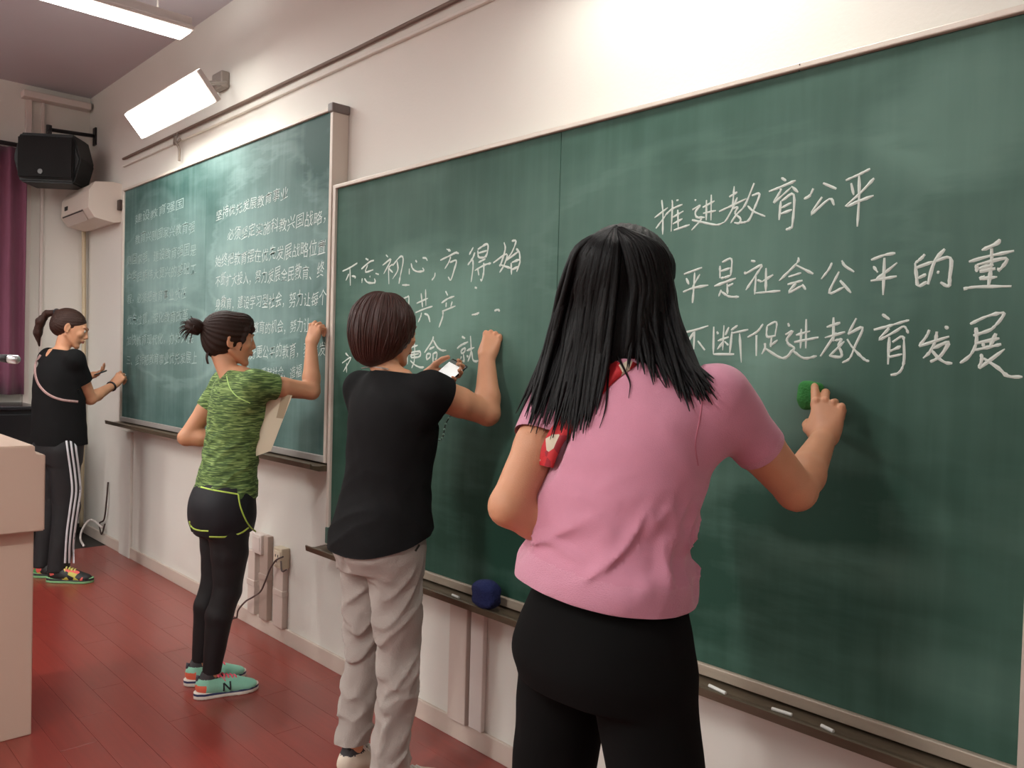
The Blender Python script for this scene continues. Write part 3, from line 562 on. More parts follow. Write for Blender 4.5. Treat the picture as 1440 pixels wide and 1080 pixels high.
# ------------------------------------------------------------------ loudspeaker
e = empty('loudspeaker', (-6.46, -.40, 2.735), 'black loudspeaker on a wall bracket in the far corner above the air conditioner', 'speaker', rz=math.radians(52))
spm = mat('speaker_black', (22, 27, 28), .55, bump=.2, bscale=300)
def prism(poly, y0, y1, bev=0):
    bm = bmesh.new(); a = [bm.verts.new((x, y0, z)) for x, z in poly]; b = [bm.verts.new((x, y1, z)) for x, z in poly]; n = len(poly)
    bm.faces.new(a); bm.faces.new(b[::-1])
    for i in range(n): bm.faces.new((a[(i+1) % n], a[i], b[i], b[(i+1) % n]))
    bmesh.ops.recalc_face_normals(bm, faces=bm.faces)
    if bev: bmesh.ops.bevel(bm, geom=bm.edges[:], offset=bev, segments=2, affect='EDGES')
    return bm
m = MB(); bm = prism([(-.225, .0), (-.18, -.17), (.18, -.17), (.225, .0), (.18, .17), (-.18, .17)], 0, .24, .012); m.bm(bm)
m.build('cabinet', spm, e)
m = MB(); m.bm(prism([(-.185, -.145), (.185, -.145), (.185, .145), (-.185, .145)], -.025, .0, .01)); m.build('grille', mat('grille_black', (14, 16, 17), .7, bump=.8, bscale=900), e)
m = MB(); m.tube([(-.03, -.026, -.10), (-.03, -.032, -.10)], .017, 16); m.build('badge', mat('badge_grey', (120, 124, 124), .4), e)
b = MB(); P = lambda x, y, z: np.array(Matrix.LocRotScale(e.location, e.rotation_euler, None).inverted() @ Vector((x, y, z)))
b.tube([P(-6.76, -.01, 3.02), P(-6.70, -.33, 2.99)], .014).tube([P(-6.70, -.32, 2.99), P(-6.56, -.38, 2.90)], .012).tube([P(-6.70, -.33, 3.02), P(-6.70, -.33, 2.93)], .02)
b.build('arm', mat('arm_black', (30, 28, 30), .5), e)
b = MB(); b.add([P(-6.79+dx, -dy, 2.95+dz) for dx in (0, .06) for dy in (0, .012) for dz in (0, .13)], [(0, 1, 3, 2), (4, 6, 7, 5), (0, 4, 5, 1), (2, 3, 7, 6), (1, 5, 7, 3), (0, 2, 6, 4)]); b.build('wall_plate', mat('arm_black', (30, 28, 30), .5), e)
# ------------------------------------------------------------------ air conditioner
e = empty('air_conditioner', (-6.5, 0, 2.305), 'white wall air conditioner in the corner left of the further board', 'air conditioner')
acw = mat('ac_white', (214, 202, 190), .4)
pr = [(0, .27), (-.06, .275), (-.17, .26), (-.205, .20), (-.21, .08), (-.17, .02), (-.05, 0), (0, .01)]
def extr(prf, x0, x1, mb, z=0):
    n = len(prf); mb.add([(x, y, z+zz) for x in (x0, x1) for y, zz in prf], [(i, (i+1) % n, n+(i+1) % n, n+i) for i in range(n)]+[tuple(range(n))[::-1], tuple(range(n, 2*n))])
m = MB(); extr(pr, -.33, .25, m); m.build('body', acw, e)
m = MB(); extr([(y*1.03-.0, z*1.02-.002) for y, z in pr], .25, .345, m); m.build('end_cap', acw, e)
m = MB(); extr([(-.212, .085), (-.216, .085), (-.180, .012), (-.176, .014)], -.29, .20, m); m.build('air_flap', mat('flap', (188, 176, 166), .4), e)
m = MB(); m.box((-.28, -.2135, .072), (.20, -.205, .082)); m.build('vent_slot', mat('slot_dark', (40, 34, 32), .6), e)
m = MB(); m.box((-.24, -.2125, .12), (-.17, -.205, .15), bev=.002); m.build('display', mat('slot_dark', (40, 34, 32), .6), e)
tag(MB().tube(spline([(-6.86, -.05, 2.36), (-6.87, -.04, 2.2), (-6.87, -.03, 1.4), (-6.865, -.03, .5), (-6.87, -.03, .05)]), .015, 10).build('drain_pipe', mat('pipe_cream', (196, 180, 150), .5), smooth=True), 'cream pipe running down the corner under the air conditioner', 'pipe')
q = at(165, 291, 'y', -.005); tag(MB().box((q[0]-.03, -.03, q[2]-.035), (q[0]+.12, 0, q[2]+.035), bev=.004).build('hole_block', mat('box_brown', (70, 56, 50), .6)), 'small dark box standing for the wall hole between air conditioner and further board', 'wall hole')  # dark box stands in for the hole beside the air conditioner
# ------------------------------------------------------------------ curtain and dark cabinet at the left wall
cv = []; NX, NZ = 90, 12; ya, yb = -2.4, -.45
for j in range(NZ+1):
    for i in range(NX+1):
        t = i/NX; z = 1.075+(2.84-1.075)*j/NZ; y = ya+(yb-ya)*t; a = .028*(1.15-.3*j/NZ)
        cv.append((WX+.10+a*math.sin(t*2*math.pi*17+.5*math.sin(t*9))+.010*math.sin(t*61+j*.3), y+.01*math.sin(t*110), z))
m = MB(); m.add(cv, [(j*(NX+1)+i, j*(NX+1)+i+1, (j+1)*(NX+1)+i+1, (j+1)*(NX+1)+i) for j in range(NZ) for i in range(NX)])
e = empty('curtain', (WX+.1, -1.42, 1.0), 'purple curtain hanging on the left wall behind the podium', 'curtain')
o = local(m.build('drape', mat('curtain_purple', (112, 58, 80), .8, sheen=.3, var=.12, vscale=3), e, smooth=True)); sm = o.modifiers.new('s', 'SOLIDIFY'); sm.thickness = .006
local(MB().tube([(WX+.1, -2.5, 2.86), (WX+.1, -.43, 2.86)], .016, 10).build('rail', mat('arm_black', (30, 28, 30), .5), e))
e = empty('cabinet', (WX+.3, -1.25, 0), 'low black cabinet under the purple curtain, behind the podium', 'cabinet')
bk = mat('cabinet_black', (24, 24, 27), .35)
local(MB().box((WX+.02, -2.1, .05), (WX+.52, -.46, .99), bev=.004).build('body', bk, e)); local(MB().box((WX+.01, -2.12, .99), (WX+.54, -.44, 1.015), bev=.004).build('top', mat('cabinet_top', (40, 40, 44), .25), e))
for k in range(3):
    d = local(MB().box((WX+.52, -2.08+k*.54, .08), (WX+.536, -1.56+k*.54, .96), bev=.003).build('door', bk, e)); h = MB().box((WX+.536, -1.64+k*.54, .5), (WX+.552, -1.62+k*.54, .62), bev=.003).build('handle', metalw, d)
    h.data.transform(Matrix.Translation(-e.location))
local(MB().box((WX+.04, -2.08, 0), (WX+.48, -.48, .05)).build('plinth', bk, e))
# ------------------------------------------------------------------ podium
X0 = -3.348; Y1 = -1.178
e = empty('podium', (X0-.3, Y1-.45, 0), 'beige lectern desk with a rounded overhanging top at the left edge', 'podium')
pm = mat('podium_beige', (208, 184, 166), .35, var=.03, vscale=2, coat=.2)
local(MB().box((X0-.62, Y1-.95, 0), (X0, Y1, .76), bev=.004).build('body', pm, e))
bm = bmesh.new(); bmesh.ops.create_cube(bm, size=1)
for v in bm.verts: v.co = Vector((X0-.30+v.co.x*.68, Y1-.475+v.co.y*1.0, .905+v.co.z*.31))
bmesh.ops.bevel(bm, geom=[ed for ed in bm.edges if abs(ed.verts[0].co.z-ed.verts[1].co.z) < .01 and abs(ed.verts[0].co.y-ed.verts[1].co.y) < .01 and ed.verts[0].co.z > 1] , offset=.035, segments=5, affect='EDGES')
bmesh.ops.bevel(bm, geom=[ed for ed in bm.edges if ed.calc_length() > .1], offset=.004, segments=2, affect='EDGES'); m = MB(); m.bm(bm); local(m.build('top', pm, e))
local(MB().box((X0-.005, Y1-.90, .10), (X0+.004, Y1-.16, .66), bev=.002).build('front_panel', pm, e))
local(MB().box((X0-.60, Y1-.93, -.0), (X0-.02, Y1-.02, .02)).build('plinth', mat('plinth_dark', (60, 50, 44), .5), e))
# microphone on the podium
def atd(px, py, d): r_ = ray(px, py); return CP+r_*d
tip = atd(27, 506, 3.05); bs = np.array([X0-.32, Y1-.42, 1.061])
e = empty('microphone', tuple(bs), 'gooseneck microphone with a silver head above the podium', 'microphone')
local(MB().tube([bs, bs+[0, 0, .02]], .06, 20).build('base', mat('arm_black', (30, 28, 30), .5), e)); d = tip-bs
nk = spline([bs+[0, 0, .02], bs+[0, .0, .20], bs+np.array([.02, .02, .31]), tip-np.array([.12, .12, -.012])*.6], 8)
local(MB().tube(nk, .006, 8).build('gooseneck', mat('arm_black', (30, 28, 30), .5), e, smooth=True))
dd = (tip-nk[-1])/np.linalg.norm(tip-nk[-1]); Ln = np.linalg.norm(tip-nk[-1])
local(MB().tube([nk[-1], nk[-1]+dd*.03, nk[-1]+dd*(Ln-.045), nk[-1]+dd*(Ln-.04)], [.009, .014, .016, .010], 14).build('body', mat('arm_black', (30, 28, 30), .5), e, smooth=True))
local(MB().tube([nk[-1]+dd*(Ln-.042), nk[-1]+dd*(Ln-.038), nk[-1]+dd*(Ln-.008), tip], [.010, .017, .017, .010], 14).build('head', mat('mic_silver', (190, 190, 192), .3, metal=.7), e, smooth=True))
q = np.array([X0-.06, Y1-.12, 1.062])
tag(MB().add([q+[0, 0, 0], q+[.0, -.16, 0], q+[-.2, -.16, 0], q+[-.2, 0, 0], q+[0, 0, .004], q+[0, -.16, .006], q+[-.2, -.16, .004], q+[-.2, 0, .005]], [(0, 1, 2, 3), (7, 6, 5, 4), (0, 4, 5, 1), (1, 5, 6, 2), (2, 6, 7, 3), (3, 7, 4, 0)]).build('paper_sheet', mat('paper_white', (225, 220, 232), .7)), 'white paper lying on top of the podium', 'paper')
# ------------------------------------------------------------------ wall trunking, sockets, cables
tk = mat('trunking', (205, 190, 180), .45); tks = mat('trunking_dark', (176, 158, 146), .5)
for i, (xa, w_, zt, m_, lb) in enumerate([(-4.03, .075, .40, tk, 'leftmost vertical white trunking on the wall behind the green-shirt woman'), (-3.90, .085, .50, tks, 'middle vertical trunking on the wall behind the green-shirt woman'), (-3.75, .095, .42, tk, 'right vertical trunking on the wall, under the socket box')]):
    e = empty('wall_trunking', (xa+w_/2, 0, .0), lb, 'trunking', 'vertical trunkings on the wall')
    MB().box((-w_/2, -.03, .075), (w_/2, 0, zt), bev=.003).build('channel', m_, e); MB().box((-w_/2-.003, -.034, zt*.55), (w_/2+.003, 0, zt*.55+.03), bev=.003).build('joint_cover', m_, e)
def sock(px, py, w_, h, lb, cream=(205, 192, 168), blank=False):
    q = at(px, py, 'y', 0); e = empty('socket_box', (q[0], 0, q[2]), lb, 'socket')
    MB().box((-w_/2, -.045, -h/2), (w_/2, 0, h/2), bev=.005).build('box', mat('socket_blank' if blank else 'socket_cream', cream, .45), e); MB().box((-w_*.38, -.049, -h*.36), (w_*.38, -.044, h*.36), bev=.003).build('face_plate', mat('socket_face_blank' if blank else 'socket_face', (216, 204, 196) if blank else (218, 206, 184), .4), e)
    for dx, dz in (() if blank else ((-.012, .012), (.012, .012), (0, -.014))): MB().box((dx-.0025, -.0505, dz-.006), (dx+.0025, -.0485, dz+.006)).build('slot', mat('slot_dark', (40, 34, 32), .6), e)
    return q
sock(402, 783, .085, .10, 'cream socket box above the right trunking with a grey cable plugged in'); sock(372, 763, .10, .10, 'pale blank box on the wall left of the cream socket box', (212, 200, 192), True)
q0 = at(398, 783, 'y', -.05); cg = mat('cable_dark', (88, 72, 68), .6)
pts = [q0]+[at(a, b, 'y', -.06) for a, b in ((388, 788), (380, 800), (372, 820), (366, 832), (355, 840), (345, 846))]+[at(335, 858, 'y', -.06), at(333, 868, 'y', -.05)]
zz = at(333, 884, 'z', .006); pts += [np.array([pts[-1][0], -.07, .006])+np.array([0, 0, .02]), np.array([pts[-1][0]+.02, -.16, .006])]
tag(MB().tube(spline(pts, 5), .0045, 6).tube(spline([q0+[0, -.01, -.02], q0+[.03, -.02, -.06], q0+[.05, -.005, -.05]], 5), .004, 6).build('power_cable', cg, smooth=True), 'dark cable drooping from the cream socket box down to the floor', 'cable')
q = at(152, 678, 'y', -.01); r_ = at(147, 745, 'y', -.01)
tag(MB().tube(spline([q, q+[-.0, -.01, -.15], [r_[0]+.02, -.02, r_[2]+.08], [r_[0]-.05, -.03, r_[2]+.04], [r_[0], -.03, r_[2]-.03], [r_[0]+.04, -.02, r_[2]+.05]], 6), .006, 6).build('hanging_cord', mat('cord_brown', (60, 44, 38), .6), smooth=True), 'dark cord hanging on the wall under the left end of the further board', 'cable')
tag(MB().tube(spline([[r_[0]+.02, -.03, r_[2]+.02], at(128, 731, 'y', -.06), at(117, 742, 'y', -.12), at(113, 757, 'y', -.14), at(118, 768, 'z', .008)], 6), .008, 6).build('white_cable', mat('cable_white', (215, 205, 200), .5), smooth=True), 'white cable curling down to the floor in the far corner', 'cable')
# trunking behind the black trousers
e = empty('wall_trunking', (-2.32, 0, 0), 'wide vertical trunking under the near chalkboard beside the blue sponge', 'trunking')
MB().box((-.05, -.03, .075), (.05, 0, .55), bev=.003).build('channel', tk, e); MB().box((.06, -.02, .075), (.13, 0, .55), bev=.003).build('channel', mat('trunk_light', (232, 226, 220), .4), e)
# tray contents
def blob(name, c, s, m, lab, cat, seed=1, grp=None, rot=0):
    bm = bmesh.new(); bmesh.ops.create_icosphere(bm, subdivisions=4, radius=1)
    for v in bm.verts:
        q = [math.copysign(abs(t)**.62, t) for t in v.co]; n = 1+.04*math.sin(q[0]*5+seed)+.04*math.sin(q[2]*6+seed*2)*math.cos(q[1]*4)
        v.co = Vector((q[0]*s[0]*n, q[1]*s[1]*n, q[2]*s[2]*n))
    m_ = MB(); m_.bm(bm); o = m_.build(name, m, smooth=True); o.location = c; o.rotation_euler = (0, 0, rot); return tag(o, lab, cat, grp)
q = at(690, 840, 'y', -.115)
blob('cleaning_sponge', (q[0], -.134, FRONT['z0']+.014), (.052, .036, .046), mat('sponge_blue', (16, 28, 78), .9, bump=.9, bscale=150), 'dark blue board sponge lying in the tray of the near chalkboard', 'sponge')
for i, (px, dx, lb) in enumerate([(641, .0, 'short white chalk in the near tray just left of the blue sponge'), (1010, .1, 'white chalk piece in the near tray right of the black trousers'), (1100, .2, 'white chalk piece in the middle of the near tray, right half'), (1165, .2, 'white chalk stub towards the right end of the near tray')]):
    q = at(px, 835 if i == 0 else 950+ (px-1010)*.33, 'y', -.12); a = random.uniform(-.3, .3); l = (.022, .03, .026, .018)[i]
    o = MB().tube([(-l, 0, 0), (-l+.001, 0, 0), (l-.001, 0, 0), (l, 0, 0)], [.003, .0045, .0045, .003], 10).build('chalk_piece', mat('chalk_white', (228, 226, 220), .9)); o.location = (q[0], -.12+.008*a, FRONT['z0']-.0355); o.rotation_euler = (0, 0, a); tag(o, lb, 'chalk', 'chalk pieces in the near tray')
# ------------------------------------------------------------------ people
def hframe(y, z, right=True):
    y = np.array(y, float); y /= np.linalg.norm(y); z = np.array(z, float); z = z-y*(z@y); z /= np.linalg.norm(z); x = np.cross(y, z)*(-1 if right else 1); return np.stack([x, y, z], 1)
class Person:
    def __init__(s, base, rz, label, s_=1.0):
        s.e = empty('person', (base[0], base[1], 0), label, 'person', rz=rz); s.base = base; s.rz = rz; s.s = s_; s.b = Fld()
    def px(s, px, py, yl=None, dep=None):
        P = at(px, py, 'y', s.base[1]+yl) if dep is None else CP+ray(px, py)*dep
        return to_local(s.e, P)
    def cam(s): return to_local(s.e, CP)
    def rays(s, pts): return np.array([dir_local(s.e, ray(*p)) for p in pts])
    def trace(s, f, pts, t0=.8, n=90, tmax=7):
        """camera-ray hits of the person's surfaces, used to lay seams, straps and locks on them"""
        D = s.rays(pts); o = s.cam(); t = np.full(len(D), t0)
        for _ in range(n): t = np.minimum(t+np.clip(f(o+D*t[:, None]), -.01, .1)*.85/np.linalg.norm(D, axis=1), tmax)
        return o+D*t[:, None], D, (t < tmax-.01) & (np.abs(f(o+D*t[:, None])) < .004)
    def strip(s, f, pts, wpx, off, name, m, parent, n=5, t0=.8, label=None, th=.0015, tmax=7):
        pts = spline(pts, n); T = np.gradient(pts, axis=0); T /= np.linalg.norm(T, axis=1)[:, None]+1e-9; N = np.stack([-T[:, 1], T[:, 0]], 1)
        wpx = np.broadcast_to(np.array(wpx, float), (len(pts),)) if np.ndim(wpx) == 0 else np.interp(np.linspace(0, 1, len(pts)), np.linspace(0, 1, len(wpx)), wpx)
        rows = []; ref = None
        for q in (0, -.5, .5):
            P, D, ok = s.trace(f, pts+N*wpx[:, None]*q, t0, tmax=tmax); Dn = D/np.linalg.norm(D, axis=1)[:, None]; dep = np.linalg.norm(P-s.cam(), axis=1); i_ = np.arange(len(P))
            if ok.any(): dep = np.interp(i_, i_[ok], dep[ok])
            elif ref is not None: dep = ref
            if ref is None: ref = dep
            rows.append(s.cam()+Dn*(dep-off)[:, None])
        rows = [rows[1], rows[0], rows[2]]
        back = [r+Dn*(th+off*1.6) for r in rows]; V = [p for r in rows+back for p in r]; k = len(pts); Fc = []
        for a in range(2):
            for i in range(k-1): Fc.append((a*k+i, a*k+i+1, (a+1)*k+i+1, (a+1)*k+i)); Fc.append(((3+a)*k+i+1, (3+a)*k+i, (4+a)*k+i, (4+a)*k+i+1))
        for i in range(k-1): Fc.append((i+1, i, 3*k+i, 3*k+i+1)); Fc.append((2*k+i, 2*k+i+1, 5*k+i+1, 5*k+i))
        return MB().add(V, Fc).build(name, m, parent, smooth=True, label=label)
def crease(P, d, fr, seed):
    """sharp-crested wrinkles that run along direction d"""
    d = np.array(d, float); d /= np.linalg.norm(d); a = np.cross(d, (0, 0, 1.)); a /= np.linalg.norm(a); b = np.cross(d, a); Q = np.stack([(P@d)*fr*.16, (P@a)*fr*.8, (P@b)*fr], 1)
    return 1-2*np.minimum(np.abs(noise3(Q, 1.0, seed))*2.2, 1)**.7
def solve(p, q, c, L, near=False):
    o = p.cam(); d = dir_local(p.e, ray(*q)); oc = o-np.array(c); a = d@d; b = 2*oc@d; k = b*b-4*a*(oc@oc-L*L); t = (-b+(0 if k < 0 else (-1 if near else 1)*math.sqrt(k)))/2/a; return o+d*t
def legs(f, s, hips, knees, ankles, r=(.068, .046, .042, .029), k=.02):
    for h, kn, an in zip(hips, knees, ankles):
        h, kn, an = map(lambda v: np.array(v, float), (h, kn, an)); m = kn*.45+an*.55*1; calf = kn+(an-kn)*.32+np.array([0, -.012, 0])
        f.chain([h, kn], [r[0], r[1]], k, k0=.04); f.chain([kn, calf, an], [r[1], r[2], r[3]], k)
def arm(f, sh, el, wr, k=.02, t=1.0):
    sh, el, wr = map(lambda v: np.array(v, float), (sh, el, wr)); u = sh+(el-sh)*.5; fo = el+(wr-el)*.28
    f.chain([sh, u, el], [.050*t, .043*t, .036*t], .012, k0=.04); f.chain([el, fo, wr], [.0365*t, .0375*t, .0235*t], .012)
def torso(f, s, lean, w=1.0, infl=0, k=.02, z0=0, z1=9, kb=None):
    f.loft([(z, x, y+lean*max(0, z-.85*s)/(.45*s), a-(.018 if z < .96*s else 0), b-(.026 if z < .96*s else 0)) for z, x, y, a, b in torso_rings(s, w, 0, infl) if max(z0, .79*s) <= z <= z1], k=k)
def shoulders(f, s, lean, shR, shL, r=.050, k=.05, infl=0):
    c = np.array([0, -.012+lean, 1.318*s])
    for q in (shR, shL): f.cone(c, q, .040+infl, r-.008+infl, k)
def finish(f): return f

# ---- woman 4: pink shirt, long black hair
def woman_pink():
    p = Person((-1.02, -.74), 0.0, 'woman with long straight black hair in a pink knit shirt wiping the near chalkboard'); e = p.e; s = 1.03; lean = .07
    O = p.px(872, 409, .10); O[0] = min(max(O[0], -.05), .05)
    HM = frame((-.10, .97, -.10), (0, .05, 1))
    shR = V3(.158, .105, 1.345); shL = V3(-.165, .035, 1.345); elR = V3(.213, .314, 1.162); wrR = V3(.163, .525, 1.255)
    elL = p.px(716, 712, dep=1.60); wrL = elL+V3(.05, .20, -.10)
    f = p.b; torso(f, s, lean, 1.0, -.006); shoulders(f, s, lean, shR, shL, .045)
    f.cone((0, lean-.015, 1.35), O+V3(0, -.035, -.065), .050, .046, .02); head(f, O, HM)
    arm(f, shR, elR, wrR, t=1.08); arm(f, shL, elL, wrL, t=1.08)
    legs(f, s, [(.09, -.01, .80), (-.09, -.01, .80)], [(.15, .02, .44), (-.14, .0, .44)], [(.185, -.01, .09), (-.175, -.03, .09)])
    for x, y in ((.185, -.01), (-.175, -.03)): f.cone((x, y, .06), (x+np.sign(x)*.02, y+.14, .035), .032, .024, .02)
    Md = p.px(1153, 556, dep=1); tipw = V3(.068, .648, 1.365)
    HR = hframe((-.030, .085, .108), (.42, -.88, .15)); hand(f, wrR, HR, [(.22, .28, .2), (.40, .65, .4), (.75, .9, .5), (.95, .9, .5)], thumb=(.45, .8, .25), spread=1.2, s=1.06)
    HL = hframe((.45, .75, -.35), (-.6, .3, -.3), False); hand(f, wrL, HL, [(.4, .5, .3)]*4, False)
    hb = (wrR+HR[:, 1]*.09); lb = wrL+HL[:, 1]*.09
    build_field(f, 'body', SKIN, e, (-.36, -.20, .0), (.34, .68, 1.74), .008, refine=[(hb-.115, hb+.115, .0030), (O-.125+V3(0, 0, -.01), O+.135, .0045)])
    # hair bits hidden face
    face_bits(O, HM, e)
    # shirt
    g = Fld(); R = [(.93, -.010, .000, .176, .138), (.97, -.010, -.002, .184, .144), (1.02, -.010, .0, .184, .142), (1.06, -.010, .008, .168, .132), (1.12, -.012, .022, .172, .132), (1.19, -.012, .038, .178, .134), (1.26, -.008, .050, .180, .128), (1.32, .0, .058, .166, .108), (1.37, 0, .060, .115, .085), (1.415, 0, .062, .068, .066)]
    g.loft(R, k=.03, n=2.3)
    sd = (elR-shR)/np.linalg.norm(elR-shR); se = shR+sd*.150; g.cone(V3(.06, .06, 1.325), shR, .078, .058, .04); g.cone(shR, se+sd*.01, .058, .0510, .03); g.cone(shR-V3(.02, .01, .07), shR+sd*.05, .055, .050, .03)
    sl = (elL-shL)/np.linalg.norm(elL-shL); te = shL+sl*.125; g.cone(V3(-.06, .05, 1.325), shL, .078, .060, .04); g.cone(shL, te+sl*.01, .062, .0570, .035)
    fs = [((-.15, -.06, 1.03), (.12, -.10, .985), .016, .012), ((-.16, -.03, 1.07), (.05, -.10, 1.03), .012, -.006), ((.16, .02, 1.10), (-.05, -.09, 1.03), .014, .008), ((.165, .04, 1.13), (.02, -.09, 1.08), .012, .007), ((.165, .05, 1.17), (.03, -.08, 1.13), .011, .006), ((.16, .03, 1.05), (.0, -.11, 1.015), .010, .006),
          ((-.15, -.04, 1.12), (-.02, -.10, 1.07), .014, .007), ((-.155, -.02, 1.16), (-.03, -.09, 1.12), .012, .005), ((.13, -.02, 1.30), (.16, .03, 1.20), .016, .010), ((.10, -.05, 1.26), (.16, .02, 1.17), .014, .007), ((.12, -.03, 1.22), (.05, -.09, 1.18), .013, .006),
          ((.17, .05, 1.02), (.17, .07, .97), .02, -.018), ((-.17, .0, 1.03), (-.10, -.09, 1.0), .012, .008), ((.05, -.12, 1.05), (-.10, -.11, 1.08), .010, .004), (se+V3(-.04, -.05, 0), shR+V3(-.02, -.06, -.03), .012, .004), ((.13, .0, 1.02), (.02, -.12, .985), .011, .006)]
    g.disp(folds([(a, b, w_*.8, h_*2.3) for a, b, w_, h_ in fs])); g.disp(lambda P: .0030*noise3(P, 22, 3)*np.clip((1.25-P[:, 2])*6, .2, 1)+.0085*crease(P, (1, -.1, .22), 36, 43)*np.clip((1.20-P[:, 2])*7, 0, 1)*np.clip((P[:, 2]-1.0)*25, 0, 1))
    g.cut((0, 0, .978), (-.085, .0, -1)); g.cut(se, sd); c0 = (se, sd, .12)
    g.ops[-1] = ((se, sd/np.linalg.norm(sd), .12), None, None, 0, 'c'); g.ops.append(((te, sl, .12), None, None, 0, 'c')); g.ops.append(((V3(0, .062, 1.405), V3(0, .15, 1), .14), None, None, 0, 'c'))
    pk = mat('knit_pink', (204, 138, 160), .85, bump=.25, bscale=500, sheen=.25, var=.03, vscale=60)
    def sel(C):
        o = (C[:, 2] < 1.030-.085*C[:, 0]).astype(int); a = (C-se)@sd; o[(a > -.016) & (np.linalg.norm(C-se, axis=1) < .11)] = 1; a = (C-te)@sl; o[(a > -.016) & (np.linalg.norm(C-te, axis=1) < .11)] = 1; return o
    sh = build_field(g, 'shirt', [pk, mat('knit_pink_rib', (208, 144, 166), .85, bump=.6, bscale=260, stretch=(1, 1, 3), sheen=.3)], e, (-.36, -.20, .90), (.36, .36, 1.44), .0055, sel=sel)
    p.strip(g, [(988, 560), (984, 590), (978, 625), (982, 655)], 2.2, .0006, 'seam', mat('seam_pink', (196, 118, 138), .8), sh, t0=1.0)
    # trousers
    t = Fld(); t.loft([(.79, 0, -.012, .175, .125), (.84, 0, -.016, .186, .138), (.90, 0, -.012, .176, .132), (.96, 0, .0, .156, .118), (1.0, 0, .01, .146, .108)], k=.03, n=2.3)
    for h, kn, an in (((.095, -.005, .82), (.155, .02, .44), (.19, -.005, .085)), ((-.098, -.005, .82), (-.145, .0, .44), (-.18, -.025, .085))): t.chain([h, kn, an], [.096, .080, .072], .012, k0=.02)
    t.disp(lambda P: .003*noise3(P, 16, 5)); t.cut((0, 0, .06), (0, 0, -1))
    build_field(t, 'trousers', mat('trousers_black', (12, 12, 12), .95, spec=.15), e, (-.34, -.20, .03), (.34, .20, 1.03), .008)
    sm = tuple(mat(n_, c_, .6) for n_, c_ in (('shoe_black', (24, 24, 26)), ('sole_white', (220, 218, 212)), ('sole_white', (220, 218, 212)), ('shoe_black', (24, 24, 26)), ('lace_white', (225, 222, 216)), ('shoe_black', (24, 24, 26))))
    for x, y, yw in ((.185, -.06, -.12), (-.175, -.08, .12)): shoe(e, (x, y, 0), yw, sm)
    # hair: skull-hugging mass that falls behind the shoulders, then individual locks laid over it
    hm = mat('hair_black', (8, 7, 8), .46, bump=.5, bscale=60, stretch=(14, 14, 1), spec=.22, var=.3, vscale=20)
    hf = Fld(); T = lambda *a: O+HM@np.array(a); hf.ell(T(0, -.022, .040), (.088, .104, .088), HM, .02)
    z = O[2]; hf.loft([(z-.22, O[0]-.035, O[1]-.085, .085, .035), (z-.14, O[0]-.015, O[1]-.075, .100, .048), (z-.07, O[0], O[1]-.055, .098, .062), (z+.0, O[0], O[1]-.030, .092, .078), (z+.05, O[0], O[1]-.02, .086, .085)], k=.04)
    hf.ell(T(0, .105, -.040), (.062, .085, .115), HM, .01, 's'); hf.disp(lambda P: .0022*np.sin(np.arctan2(P[:, 0]-O[0], -(P[:, 1]-O[1])+.03)*34+2*np.sin(P[:, 2]*14)))
    ho = build_field(hf, 'hair', hm, e, O-.30, O+V3(.16, .16, .16), .0055)
    both = lambda P: np.minimum(hf(P), g(P)); L = MB(); r2 = np.random.default_rng(4)
    # pixel guides of the silhouette: (start, y350, y400, y450, y500, end)
    GA = ([(868, 318), (812, 348), (792, 400), (780, 450), (762, 505), (733, 590)], [(862, 322), (850, 350), (838, 400), (830, 450), (822, 520), (806, 606)], [(866, 322), (868, 352), (866, 400), (862, 450), (852, 510), (836, 575)])
    GB = ([(866, 320), (880, 352), (888, 400), (886, 440), (884, 476), (880, 515)], [(872, 320), (912, 350), (925, 400), (930, 450), (945, 500), (968, 560)], [(874, 320), (928, 350), (946, 400), (952, 450), (974, 505), (1003, 556)])
    def guide(G, u):
        a, b, c = [np.array(q, float) for q in G]; return a+(b-a)*u*2 if u < .5 else b+(c-b)*(u-.5)*2
    for G, n, seed in ((GA, 120, 1), (GB, 96, 2)):
        for i in range(n):
            u = (i+.5)/n+r2.normal()*.012; u = min(max(u, 0), 1); q = guide(G, u); q[1:] += r2.normal(size=(5, 2))*np.array([2.2, 0]); q[-1] += r2.normal(size=2)*np.array([4, 11]); q[-1][1] -= abs(r2.normal())*8
            if G is GB and u < .5: q[-1][1] -= 10*r2.random()
            pp = spline(q, 5); P, D, ok = p.trace(both, pp, 1.0, 70, tmax=2.2)
            if ok.sum() < 5: continue
            P = P.copy(); dep = np.linalg.norm(P-p.cam(), axis=1); idx = np.arange(len(P)); dep = np.interp(idx, idx[ok], dep[ok]); md = np.median(dep[ok]); dep = np.clip(dep, md-.22, md+.12); dep = np.convolve(np.pad(dep, 3, 'edge'), np.ones(7)/7, 'valid')
            Dn = D/np.linalg.norm(D, axis=1)[:, None]; off = .004+.006*r2.random(); tt = np.linspace(0, 1, len(P)); P = p.cam()+Dn*(dep-off-.004*np.sin(tt*3.1)-.010*tt**3)[:, None]
            rad = (.0048+.003*r2.random())*np.interp(tt, [0, .12, .7, .9, 1], [.5, 1, .95, .6, .12]); L.tube(P, rad, 5, caps=False)
    L.build('hair_locks', hm, ho, smooth=True)['kind'] = 'stuff'
    W_ = MB()
